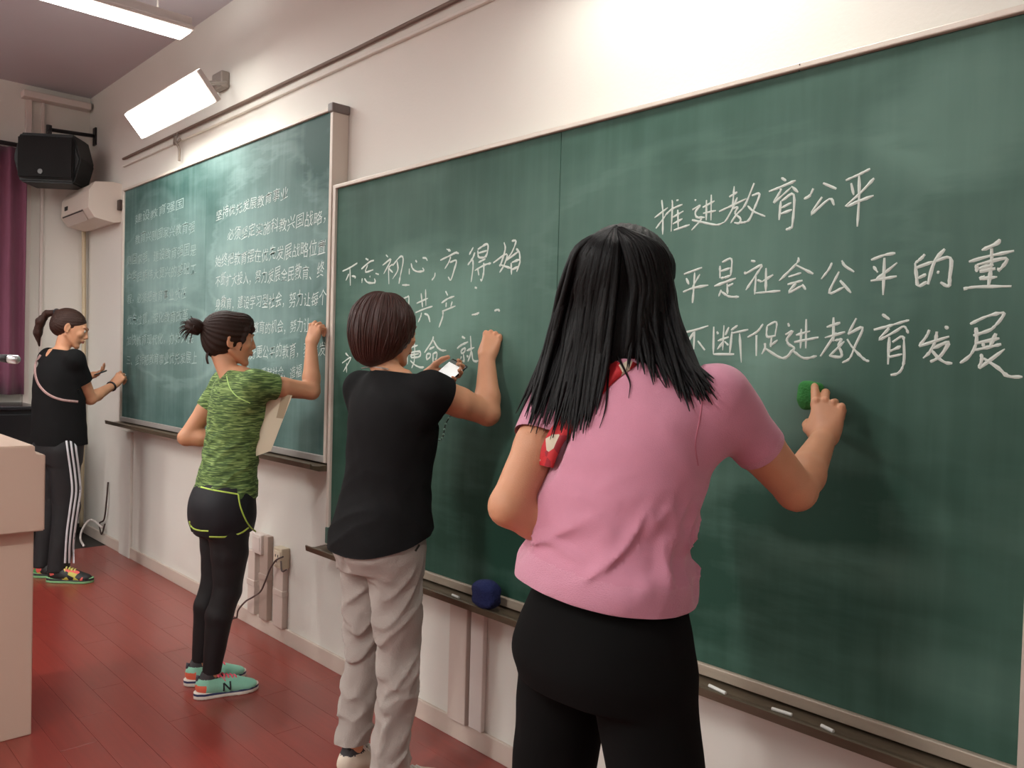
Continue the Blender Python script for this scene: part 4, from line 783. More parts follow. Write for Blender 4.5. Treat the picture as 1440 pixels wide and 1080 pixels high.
    for q in ([(868, 500), (880, 524), (886, 540), (884, 560)], [(856, 520), (853, 560), (850, 580), (843, 602)], [(890, 500), (915, 515), (936, 545)], [(905, 500), (935, 520), (955, 560)]):
        P, D, ok = p.trace(both, spline(q, 6), 1.0, 70, tmax=2.2); Dn = D/np.linalg.norm(D, axis=1)[:, None]; P = P-Dn*.004; W_.tube(P, np.linspace(.0026, .0006, len(P)), 5, caps=False)
    W_.build('hair_wisps', hm, ho, smooth=True)['kind'] = 'stuff'
    # patterned strap of a cross-body bag
    sm_ = bpy.data.materials.new('strap_pattern'); sm_.use_nodes = True; nt = sm_.node_tree; b = nt.nodes['Principled BSDF']; b.inputs['Roughness'].default_value = .7
    tc = nt.nodes.new('ShaderNodeTexCoord'); vo = nt.nodes.new('ShaderNodeTexVoronoi'); vo.inputs['Scale'].default_value = 42; cr = nt.nodes.new('ShaderNodeValToRGB'); cr.color_ramp.interpolation = 'CONSTANT'
    els = cr.color_ramp.elements; els[0].color = lin((190, 32, 40))+(1,); els[1].position = .45; els[1].color = lin((150, 24, 40))+(1,); x = els.new(.60); x.color = lin((206, 192, 170))+(1,); x = els.new(.74); x.color = lin((196, 40, 46))+(1,)
    nt.links.new(tc.outputs['Object'], vo.inputs['Vector']); nt.links.new(vo.outputs['Color'], cr.inputs[0]); nt.links.new(cr.outputs[0], b.inputs['Base Color'])
    p.strip(g, [(905, 492), (885, 506), (858, 524), (836, 548), (812, 578), (788, 606), (774, 632), (768, 656)], [17, 24, 27, 26, 25, 26, 26, 20], .0030, 'bag_strap', sm_, e, t0=1.0, label='red patterned cross-body strap')
    # eraser in her hand
    c = Vector(p.e.matrix_basis @ Vector(p.px(1139, 556, .64-.005)))
    q = at(1140, 556, 'y', -.094)
    blob('board_sponge', (q[0], -.0965, q[2]), (.030, .021, .034), mat('sponge_green', (52, 132, 62), .9, bump=.8, bscale=220), 'green sponge held against the near chalkboard by the woman in pink', 'sponge', seed=3)
    return p

# ---- woman 3: black tee, light trousers, short auburn hair
def woman_black():
    p = Person((-2.24, -.42), -.05, 'woman with short auburn hair, black t-shirt and pale grey trousers, holding a phone'); e = p.e; s = 1.0; lean = .03
    O = p.px(530, 468, .03); O[0] = np.clip(O[0], -.04, .04); HM = frame((-.12, .95, -.12), (0, .05, 1))
    shR = V3(.158, .06, 1.305); shL = V3(-.160, -.0, 1.295); elR = V3(.186, .271, 1.232); wrR = V3(.130, .305, 1.418)
    ph = p.px(626, 530, .235); mid0 = (p.px(643, 511, .29)+p.px(613, 541, .20))/2; rl, fl_ = dir_local(e, CR), dir_local(e, CF); wrL = mid0-rl*.082+fl_*.035+V3(0, 0, -.02); elL = V3(-.20, .06, 1.07)
    f = p.b; torso(f, s, lean, 1.0, -.004); shoulders(f, s, lean, shR, shL, .045); f.cone((0, lean-.015, 1.32), O+V3(0, -.035, -.065), .049, .045, .018); head(f, O, HM)
    arm(f, shR, elR, wrR, t=1.12); arm(f, shL, elL, wrL, t=1.1)
    an = [(.085, -.01, .09), (-.10, -.035, .09)]; legs(f, s, [(.085, -.01, .80), (-.085, -.01, .80)], [(.088, .02, .44), (-.092, -.0, .44)], an)
    for x, y, _ in an: f.cone((x, y, .045), (x, y+.12, .03), .026, .020, .01)
    HR = hframe((-.16, .42, .88), (.55, -.80, .25)); tips, th = hand(f, wrR, HR, [(1.1, 1.2, .7), (1.35, 1.2, .7), (1.45, 1.2, .7), (1.5, 1.2, .7)], thumb=(.10, .95, .2), s=1.0, wr=.026)
    HL = hframe(rl+V3(0, 0, .15), fl_+V3(0, 0, -.5), False); hand(f, wrL, HL, [(.25, .75, .8), (.3, .8, .8), (.3, .8, .8), (.4, .8, .8)], False, thumb=(.55, .45, .3), s=.98)
    hb = wrR+HR[:, 1]*.06; lb = wrL+HL[:, 1]*.09
    build_field(f, 'body', SKIN, e, (-.32, -.20, .0), (.36, .46, 1.70), .008, refine=[(hb-.10, hb+.10, .0029), (lb-.10, lb+.10, .004), (O-.125+V3(0, 0, -.01), O+.135, .0045)])
    face_bits(O, HM, e)
    g = Fld(); R = [(.74, 0, -.010, .186, .154), (.82, 0, -.012, .186, .153), (.90, 0, -.004, .176, .140), (.98, 0, .006, .162, .126), (1.06, 0, .014, .160, .126), (1.14, 0, .022, .168, .130), (1.22, 0, .022, .174, .124), (1.28, 0, .018, .160, .104), (1.325, 0, .018, .108, .080), (1.37, 0, .02, .066, .062)]
    g.loft(R, k=.03, n=2.3); sd = (elR-shR)/np.linalg.norm(elR-shR); se = shR+sd*.055; g.cone(V3(.06, .03, 1.285), shR, .076, .062, .04); g.cone(shR, se+sd*.01, .058, .0555, .03); g.cone(shR-V3(.02, .02, .07), shR+sd*.05, .055, .05, .03)
    sl = (elL-shL)/np.linalg.norm(elL-shL); te = shL+sl*.13; g.cone(V3(-.06, .02, 1.285), shL, .076, .060, .04); g.cone(shL, te+sl*.01, .060, .0570, .03)
    g.disp(folds([((.15, .08, 1.12), (-.05, -.10, 1.02), .016, .007), ((.15, .05, 1.05), (-.03, -.11, .96), .014, .006), ((.15, .0, .95), (-.05, -.13, .90), .014, .006), ((-.15, -.05, .98), (.05, -.12, .92), .013, .006), ((-.14, -.06, 1.10), (.0, -.11, 1.05), .014, .006), ((.12, .0, 1.25), (.15, .03, 1.15), .014, .007), ((.16, .06, .90), (.02, -.12, .84), .014, .006)]))
    g.disp(lambda P: .0022*noise3(P, 20, 8)+.0035*crease(P, (.9, .3, .35), 18, 41)*np.clip((1.15-P[:, 2])*5, 0, 1)); g.ops.append(((V3(0, -.10, .800), np.array([0, .28, -1])/1.038, 9), None, None, 0, 'c')); g.ops.append(((se, sd, .11), None, None, 0, 'c')); g.ops.append(((te, sl, .11), None, None, 0, 'c')); g.ops.append(((V3(0, .02, 1.358), V3(0, .12, 1)/1.007, .14), None, None, 0, 'c'))
    sh = build_field(g, 'shirt', mat('tee_black', (19, 19, 20), .9, bump=.2, bscale=400, spec=.2), e, (-.34, -.20, .72), (.34, .28, 1.40), .006)
    t = Fld(); t.loft([(.72, 0, -.014, .160, .118), (.78, 0, -.022, .172, .136), (.83, 0, -.018, .170, .130), (.90, 0, -.0, .150, .112), (.97, 0, .0, .14, .10)], k=.03, n=2.2)
    for h, kn, a in (((.086, -.012, .80), (.090, .012, .42), (.085, -.012, .075)), ((-.088, -.014, .80), (-.094, -.006, .42), (-.10, -.038, .13))): t.chain([h, kn, a], [.090, .070, .060], .012, k0=.03)
    rr = np.random.default_rng(11); fs = []; t.disp(lambda P: .0055*crease(P, (.25, .55, .75), 26, 31)*np.clip((.80-P[:, 2])*12, .0, 1)); t.disp(lambda P: .004*crease(P, (-.5, .5, .6), 22, 37)*np.clip((.60-P[:, 2])*6, .0, 1))
    for cx in (.088, -.09):
        for k in range(15):
            zz = .76-.044*k+rr.normal()*.01; a = rr.uniform(-.5, .5); y1 = -.10 if zz > .5 else -.07
            fs.append(((cx+.09, .03, zz+.05), (cx-.06, y1, zz-.035+.02*a), .012, .003*rr.random())); fs.append(((cx-.08, -.02, zz+.02), (cx+.05, y1, zz-.03), .012, .002*rr.random()))
    t.disp(folds(fs)); t.disp(lambda P: .0025*noise3(P, 20, 9)); t.disp(folds([((0, -.19, .86), (0, -.10, .70), .016, -.014)])); t.ops.append(((V3(.085, 0, .07), V3(0, 0, -1), 9), None, None, 0, 'c')); t.ops.append(((V3(-.10, -.038, .125), V3(0, 0, -1), .11), None, None, 0, 'c'))
    tr = build_field(t, 'trousers', mat('trousers_pale', (162, 154, 147), .8, bump=.3, bscale=250), e, (-.30, -.24, .03), (.32, .20, 1.0), .006)
    p.strip(t, [(590, 766), (584, 775)], 3.0, .0012, 'zip', mat('dark_metal', (60, 55, 50), .4, metal=.6), tr, t0=2.0)
    sm = (mat('shoe_cream', (214, 202, 184), .6), mat('sole_white', (220, 218, 212), .6), mat('sole_white', (220, 218, 212), .6), mat('shoe_cream', (214, 202, 184), .6), mat('lace_white', (225, 222, 216), .6), mat('shoe_cream', (214, 202, 184), .6))
    for x, y, yw in ((.085, -.065, -.1), (-.10, -.09, .1)): shoe(e, (x, y, 0), yw, sm)
    hm = mat('hair_auburn', (58, 27, 19), .36, bump=.5, bscale=60, stretch=(14, 14, 1), spec=.5, var=.4, vscale=18); T = lambda *a: O+HM@np.array(a)
    h = Fld(); h.ell(T(0, -.028, .026), (.098, .112, .104), HM, .02); h.ell(T(0, -.045, -.030), (.090, .088, .080), HM, .03); h.ell(T(0, -.060, -.075), (.060, .050, .045), HM, .03)
    h.ell(T(0, .118, -.050), (.075, .098, .115), HM, .012, 's'); h.ell(T(.0, .070, -.115), (.12, .085, .07), HM, .02, 's')
    h.disp(lambda P: .0030*np.sin(np.arctan2(P[:, 0]-O[0], -(P[:, 1]-O[1])+.05)*22+3*np.sin((P[:, 2]-O[2])*12+P[:, 0]*9))*np.clip((O[2]+.125-P[:, 2])*18, 0, 1)*np.clip((P[:, 2]-O[2]+.09)*14, 0, 1)); h.disp(folds([(T(.01, -.10, .115), T(.02, -.02, .135), .014, -.006)]))
    hair = build_field(h, 'hair', hm, e, O-.19, O+.17, .0045)
    L = MB(); r2 = np.random.default_rng(6)
    for i in range(70):
        a = r2.uniform(-2.1, 2.1); q = [T(.012*math.sin(a), -.035-.01*math.cos(a), .131)]
        for zz, w in ((.105, .060), (.05, .099), (-.01, .103), (-.055, .090), (-.095-.02*r2.random(), .062)):
            aa = a*(1+.1*r2.normal()*.3); q.append(T(w*math.sin(aa)*.98, -.03-w*1.08*math.cos(aa), zz))
        P = spline(q, 4); o = np.array([T(0, -.03, .02)]*len(P)); d = P-o; d /= np.linalg.norm(d, axis=1)[:, None]; P = march(h, o, d, .19, 40)+d*.0005; P[:, 2] = P[:, 2]
        L.tube(P, np.interp(np.linspace(0, 1, len(P)), [0, .1, .8, 1], [.001, .0032, .003, .0006]), 5, caps=False)
    L.build('hair_locks', hm, hair, smooth=True)['kind'] = 'stuff'
    both = lambda P: np.minimum(g(P), f(P)); p.strip(both, [(508, 518), (522, 516), (534, 517), (546, 519)], 1.6, .0015, 'necklace', mat('silver', (200, 196, 190), .3, metal=.8), e, t0=2.0)
    # phone
    c4 = [p.px(*q, dep=2.72) for q in ((610, 537), (642, 509))]; up = np.array(p.px(643, 511, .29))-np.array(p.px(613, 541, .20)); upn = up/np.linalg.norm(up)
    mid = (np.array(p.px(643, 511, .29))+np.array(p.px(613, 541, .20)))/2; side = dir_local(e, CR+.0*CU); nrm = np.cross(upn, side); nrm = nrm if nrm@dir_local(e, -CF) > 0 else -nrm; nrm = nrm+dir_local(e, np.array([0, 0, 1.]))*.2; nrm /= np.linalg.norm(nrm); sd_ = np.cross(upn, nrm)
    phone(e, mid, upn, nrm, .070, .145, 'smartphone with a lit white screen held by the woman in the black t-shirt', .9)
    w0 = e.matrix_basis
    a = p.px(634, 545, .24); b = p.px(627, 596, .22); c = p.px(612, 618, .20); d = p.px(598, 590, .18)
    B = spline([a, p.px(640, 570, .23), b, p.px(622, 616, .21), c, p.px(604, 606, .2), d], 9); mb = MB(); mb.tube(B, .0016, 5)
    o = mb.build('phone_strap', mat('strap_dark', (40, 34, 30), .6), smooth=True); o.matrix_world = e.matrix_basis; tag(o, 'beaded strap dangling from the phone under the black-shirted woman\'s arm', 'strap')
    for i in range(6, len(B), 3):
        bm = bmesh.new(); bmesh.ops.create_uvsphere(bm, u_segments=8, v_segments=6, radius=.0042); bmesh.ops.translate(bm, verts=bm.verts[:], vec=Vector(B[i])); m_ = MB(); m_.bm(bm); m_.build('bead', mat('bead_pale', (150, 190, 176), .4), o, smooth=True)
    chalkstick(e, tips[0], V3(-.05, .7, .25)); return p
def phone(e, mid, up, nrm, w_, h_, label, glow, screen=(232, 236, 234)):
    sd_ = np.cross(up, nrm); M4 = Matrix([list(map(float, (sd_[i], up[i], nrm[i], mid[i]))) for i in range(3)]+[[0, 0, 0, 1]]); r = empty('phone', (0, 0, 0), label, 'phone'); r.matrix_basis = e.matrix_basis @ M4
    mb = MB(); mb.box((-w_/2, -h_/2, -.008), (w_/2, h_/2, 0), bev=.003); mb.build('case', mat('phone_black', (18, 18, 20), .3), r)
    MB().box((-w_/2+.003, -h_/2+.007, -.0005), (w_/2-.003, h_/2-.007, .0006)).build('screen', mat('screen_lit%d' % int(glow*10), screen, .15, emit=glow*.6), r, label='lit screen')
    MB().box((-w_/2+.003, h_/2-.022, .0006), (w_/2-.003, h_/2-.007, .0009)).build('screen_bar', mat('screen_grey', (110, 120, 118), .3), r); return r
NCH = [0]
def chalkstick(e, tip, d):
    d = np.array(d, float); d /= np.linalg.norm(d); P = np.array(tip); W = np.array(e.matrix_basis @ Vector(P)); Wd = np.array(e.rotation_euler.to_matrix() @ Vector(d))
    t = (YB-.001-W[1])/max(Wd[1], .2); end = W+Wd*min(t, .08); st = W-Wd*.018
    o = MB().tube([st-W, (st-W)+Wd*.001, end-W-Wd*.003, end-W], [.003, .0045, .0045, .003], 10).build('chalk_stick', mat('chalk_white', (228, 226, 220), .9)); o.location = W
    lb = ('white chalk stick in the raised fist of the black-shirted woman', 'white chalk stick in the raised hand of the green-shirted woman', 'white chalk stick in the hand of the woman at the far board')[NCH[0]]; NCH[0] += 1
    return tag(o, lb, 'chalk')

# ---- woman 2: green running shirt, shorts over leggings, bun
def woman_green():
    p = Person((-3.335, -.48), -.22, 'woman with a small bun in a mottled green running shirt, black shorts and leggings'); e = p.e; s = .985; lean = .065
    O = p.px(318, 479, .055); HM = frame((.05, .98, -.06), (0, .04, 1)); O[0] = np.clip(O[0], -.04, .04)
    shR = V3(.150, .085, 1.285); shL = V3(-.150, .03, 1.275); elR = V3(.113, .333, 1.257); wrR = V3(.054, .345, 1.462)
    elL = p.px(274, 622, -.12); elL[0] = -.19; wrL = elL+V3(.10, .20, .0)
    f = p.b; torso(f, s, lean, .95, -.006); shoulders(f, s, lean, shR, shL, .042); f.cone((0, lean-.035, 1.29), O+V3(0, -.042, -.055), .043, .039, .014); head(f, O, HM, .97)
    arm(f, shR, elR, wrR, t=.98); arm(f, shL, elL, wrL, t=.95); an = [(.075, -.045, .09), (-.085, -.06, .09)]
    legs(f, s, [(.082, .0, .80), (-.082, -.0, .80)], [(.078, .01, .43), (-.08, -.01, .43)], an)
    for x, y, _ in an: f.cone((x, y, .06), (x, y+.13, .035), .030, .022, .02)
    HR = hframe((-.20, .30, .93), (.60, -.70, .1)); tips, th = hand(f, wrR, HR, [(.75, 1.1, .7), (1.0, 1.1, .7), (1.15, 1.1, .7), (1.2, 1.1, .7)], thumb=(.15, .9, .2), s=.95)
    HL = hframe((.5, .8, .1), (-.7, .5, -.3), False); hand(f, wrL, HL, [(.5, .6, .4)]*4, False, s=.92)
    hb = wrR+HR[:, 1]*.06
    build_field(f, 'body', SKIN, e, (-.30, -.24, .0), (.30, .48, 1.66), .008, refine=[(hb-.10, hb+.10, .0029), (O-.125+V3(0, 0, -.01), O+.135, .004)])
    face_bits(O, HM, e, .97)
    g = Fld(); R = [(.78, .0, .01, .165, .125), (.83, 0, .012, .164, .124), (.90, 0, .020, .150, .116), (.98, 0, .030, .140, .110), (1.06, 0, .042, .142, .112), (1.14, 0, .054, .152, .118), (1.21, 0, .058, .160, .115), (1.265, 0, .056, .146, .096), (1.305, 0, .054, .100, .072), (1.335, 0, .056, .062, .056)]
    g.loft(R, k=.03, n=2.2); sd = (elR-shR)/np.linalg.norm(elR-shR); se = shR+sd*.095; g.cone(V3(.06, .06, 1.265), shR, .070, .056, .04); g.cone(shR, se+sd*.01, .056, .0535, .03); g.cone(shR-V3(.02, .02, .07), shR+sd*.04, .05, .045, .03)
    sl = (elL-shL)/np.linalg.norm(elL-shL); te = shL+sl*.13; g.cone(V3(-.06, .05, 1.265), shL, .070, .055, .04); g.cone(shL, te+sl*.01, .055, .0495, .03)
    g.disp(folds([((.16, .10, 1.16), (.06, -.08, 1.04), .014, .008), ((.15, .08, 1.10), (.05, -.08, .99), .013, .008), ((.15, .08, 1.03), (.03, -.09, .93), .013, .008), ((.15, .05, .96), (.02, -.10, .88), .013, .007), ((-.1, -.08, 1.12), (.08, -.06, 1.04), .014, .006), ((-.1, -.09, 1.02), (.08, -.07, .95), .013, .006), ((.15, .10, .92), (.05, -.09, .85), .012, .006)]))
    g.disp(lambda P: .0018*noise3(P, 24, 12)+.0040*crease(P, (.5, .6, .6), 24, 47)*np.clip((1.20-P[:, 2])*7, 0, 1)); g.ops.append(((V3(0, .01, .806), np.array([0, .02, -1]), 9), None, None, 0, 'c')); g.ops.append(((se, sd, .10), None, None, 0, 'c')); g.ops.append(((te, sl, .10), None, None, 0, 'c')); g.ops.append(((V3(0, .058, 1.334), V3(0, .12, 1)/1.007, .14), None, None, 0, 'c'))
    gm = bpy.data.materials.new('melange_green'); gm.use_nodes = True; nt = gm.node_tree; b = nt.nodes['Principled BSDF']; b.inputs['Roughness'].default_value = .8; tc = nt.nodes.new('ShaderNodeTexCoord'); mp = nt.nodes.new('ShaderNodeMapping'); mp.inputs['Scale'].default_value = (20, 20, 230)
    n = nt.nodes.new('ShaderNodeTexNoise'); n.inputs['Scale'].default_value = 1; n.inputs['Detail'].default_value = 3; n.inputs['Distortion'].default_value = .8; cr = nt.nodes.new('ShaderNodeValToRGB'); els = cr.color_ramp.elements
    els[0].position = .40; els[0].color = lin((54, 78, 40))+(1,); els[1].position = .62; els[1].color = lin((146, 172, 104))+(1,); x = els.new(.52); x.color = lin((94, 122, 62))+(1,)
    nt.links.new(tc.outputs['Object'], mp.inputs[0]); nt.links.new(mp.outputs[0], n.inputs['Vector']); nt.links.new(n.outputs['Fac'], cr.inputs[0]); nt.links.new(cr.outputs[0], b.inputs['Base Color'])
    sh = build_field(g, 'shirt', gm, e, (-.32, -.16, .74), (.32, .28, 1.37), .0055); lime = mat('piping_lime', (196, 226, 96), .6)
    p.strip(g, [(318, 526), (323, 545), (334, 558), (352, 567)], 1.6, .0007, 'seam', mat('seam_green', (172, 205, 118), .7), sh, t0=2.8)
    # shorts, leggings
    t = Fld(); t.loft([(.66, 0, .0, .158, .118), (.72, 0, -.002, .172, .130), (.80, 0, -.0, .172, .128), (.86, 0, .01, .155, .115), (.90, 0, .02, .14, .10)], k=.02, n=2.4); t.add(lambda P: np.maximum(np.abs(P[..., 0])-.008-.0*P[..., 0], P[..., 2]-.70), (-.02, -.2, .6), (.02, .2, .70), .01, 's')
    t.disp(lambda P: .0025*noise3(P, 20, 14)); t.ops.append(((V3(0, .0, .672), np.array([0, .05, -1])/1.001, 9), None, None, 0, 'c'))
    so = build_field(t, 'shorts', mat('shorts_black', (16, 17, 24), .7, bump=.1, bscale=300), e, (-.24, -.20, .62), (.24, .20, .93), .0055)
    for pts in ([(279, 684), (300, 689), (335, 695)], [(335, 695), (338, 712), (345, 730), (352, 741), (360, 748)], [(294, 755), (318, 755), (338, 750), (350, 742)], [(266, 733), (270, 742), (280, 746), (293, 747)]): p.strip(t, pts, 2.2, .0010, 'piping', lime, so, t0=2.8, th=.001)
    l = Fld(); l.loft([(.66, 0, -.004, .150, .110), (.74, 0, -.006, .158, .114), (.80, 0, -.004, .155, .11), (.84, 0, 0, .14, .10)], k=.02)
    for (a, b_, c) in (((.080, .004, .74), (.077, .01, .43), (.075, -.045, .11)), ((-.080, -.002, .74), (-.08, -.01, .43), (-.085, -.06, .11))):
        a, b_, c = V3(*a), V3(*b_), V3(*c); cf = b_+(c-b_)*.3+V3(0, -.014, 0); l.chain([a, a+(b_-a)*.5+V3(0, .008, 0), b_], [.088, .073, .056], .012, k0=.02); l.chain([b_, cf, c], [.056, .054, .037], .012)
    l.disp(lambda P: .0012*noise3(P, 26, 15)); l.ops.append(((V3(0, 0, .10), V3(0, 0, -1), 9), None, None, 0, 'c')); build_field(l, 'leggings', mat('leggings_black', (14, 14, 18), .65), e, (-.22, -.18, .06), (.22, .18, .88), .006)
    mint = mat('shoe_mint', (142, 206, 180), .6, bump=.2, bscale=200); sm = (mint, mat('sole_offwhite', (226, 222, 210), .6), mat('midsole_navy', (44, 52, 92), .6), mat('heel_coral', (232, 112, 84), .6), mat('lace_pink', (250, 104, 128), .6), mint)
    for x, y, yw in ((.072, -.105, -.03), (-.088, -.118, .0)):
        so_, sf, T, M = shoe(e, (x, y, 0), yw, sm, .98)
        for sgn in (1, -1):
            N = [(.104, .030), (.104, .062), (.130, .032), (.130, .064)]; mb = MB()
            for a, b_ in ((0, 1), (1, 2), (2, 3)):
                q = np.array([T(sgn*.02, *(np.array(N[a])*(1-t_)+np.array(N[b_])*t_)) for t_ in np.linspace(0, 1, 5)]); P = march(sf, q, np.tile(M@V3(sgn, 0, 0), (5, 1)), .05, 50)+M@V3(sgn*.0008, 0, 0); mb.tube(P, .0034, 4, flat=1)
            mb.build('letter_n', mat('logo_black', (18, 20, 30), .5), so_, label='black capital N on the side')
        MB().tube([T(0, .014, .088), T(0, .006, .095), T(0, .004, .075)], [.007, .008, .007], 6).build('heel_tab', mat('shoe_grey', (74, 74, 84), .7), so_, smooth=True)
    hm = mat('hair_brown', (44, 26, 19), .5, bump=.5, bscale=60, stretch=(10, 10, 10), spec=.25, var=.4, vscale=18); T = lambda *a: O+HM@np.array(a)*.97
    h = Fld(); h.ell(T(0, -.022, .036), (.082, .100, .088), HM, .02); h.ell(T(0, -.050, -.015), (.066, .062, .066), HM, .03); h.ell(T(0, .118, -.052), (.090, .098, .106), HM, .010, 's'); h.ell(T(0, .045, -.110), (.10, .075, .075), HM, .02, 's')
    h.ell(T(0, .040, .088), (.060, .046, .034), HM, .02)
    for sx in (1, -1): h.chain([T(sx*.035, .060, .084), T(sx*.058, .058, .052), T(sx*.066, .046, .012), T(sx*.069, .034, -.040)], [.012, .009, .006, .002], .012); h.chain([T(sx*.012, .074, .086), T(sx*.030, .084, .055), T(sx*.046, .076, .030)], [.014, .009, .003], .010)
    h.disp(lambda P: .0018*np.sin(np.arctan2(P[:, 2]-O[2]-.06, P[:, 0]-O[0]+.001)*26+2*np.sin(P[:, 1]*20))); hair = build_field(h, 'hair', hm, e, O-.16, O+.16, .0042)
    bu = Fld(); bc = T(0, -.150, .045); bu.ell(bc, (.034, .040, .036), HM, .01); bu.cone(T(0, -.105, .035), bc, .016, .022, .01); bu.disp(lambda P: .0025*np.sin((P[:, 2]-bc[2])*230+(P[:, 1])*150)); build_field(bu, 'hair_bun', hm, hair, bc-.08, bc+.08, .004)
    L = MB(); r2 = np.random.default_rng(8)
    for i in range(26):
        d = r2.normal(size=3)*V3(.6, 1, 1); d[1] = -abs(d[1])-.3; d[2] -= .6; d /= np.linalg.norm(d); L.tube(spline([bc+d*.02, bc+d*.045, bc+d*.062+V3(0, 0, -.012)], 3), np.linspace(.0032, .0006, 7), 4, caps=False)
    for i in range(14): x = r2.uniform(-.03, .03); L.tube(spline([T(x, -.09, -.06), T(x*1.1, -.092, -.085), T(x*1.3, -.085, -.11)], 3), np.linspace(.003, .0005, 7), 4, caps=False)
    L.build('hair_wisps', hm, hair, smooth=True)['kind'] = 'stuff'
    a = np.linspace(0, 2*np.pi, 14); c = T(0, -.118, .037); MB().tube([c+HM@V3(.019*math.cos(x), 0, .019*math.sin(x)) for x in a], .006, 8).build('hair_tie', mat('tie_dark', (22, 20, 30), .7), hair, smooth=True)
    # sheet of paper in front of her
    P4 = [p.px(*q, dep=3.42) for q in ((346, 548), (411, 556), (381, 634), (350, 645))]; w4 = [np.array(e.matrix_basis @ Vector(q)) for q in P4]; c = sum(w4)/4; nn = np.cross(w4[1]-w4[0], w4[3]-w4[0]); nn /= np.linalg.norm(nn); vs = []
    for q in w4: vs += [q-c-nn*.0012]
    for q in w4: vs += [q-c+nn*.0012]
    o = MB().add(vs, [(0, 1, 2, 3), (7, 6, 5, 4), (0, 4, 5, 1), (1, 5, 6, 2), (2, 6, 7, 3), (3, 7, 4, 0)]).build('paper_sheet', mat('paper_cream', (222, 212, 186), .8)); o.location = c; tag(o, 'cream paper held in front of the green-shirted woman, under her raised arm', 'paper')
    st = [w4[1]+(w4[0]-w4[1])*u for u in (.03, .22)]; en = [w4[1]+(w4[2]-w4[1])*.42, w4[1]+(w4[2]-w4[1])*.42+(w4[0]-w4[1])*.15]; sg = -1 if nn@(CP-c) < 0 else 1; q = [st[0], en[0], en[1], st[1]]
    MB().add([x-c+nn*sg*.0018 for x in q], [(0, 1, 2, 3)]).build('edge_strip', mat('paper_brown', (176, 160, 132), .8), o, label='brownish strip along the edge')  # browner strip along one edge of the sheet
    chalkstick(e, tips[0], V3(-.15, .7, .2)); return p

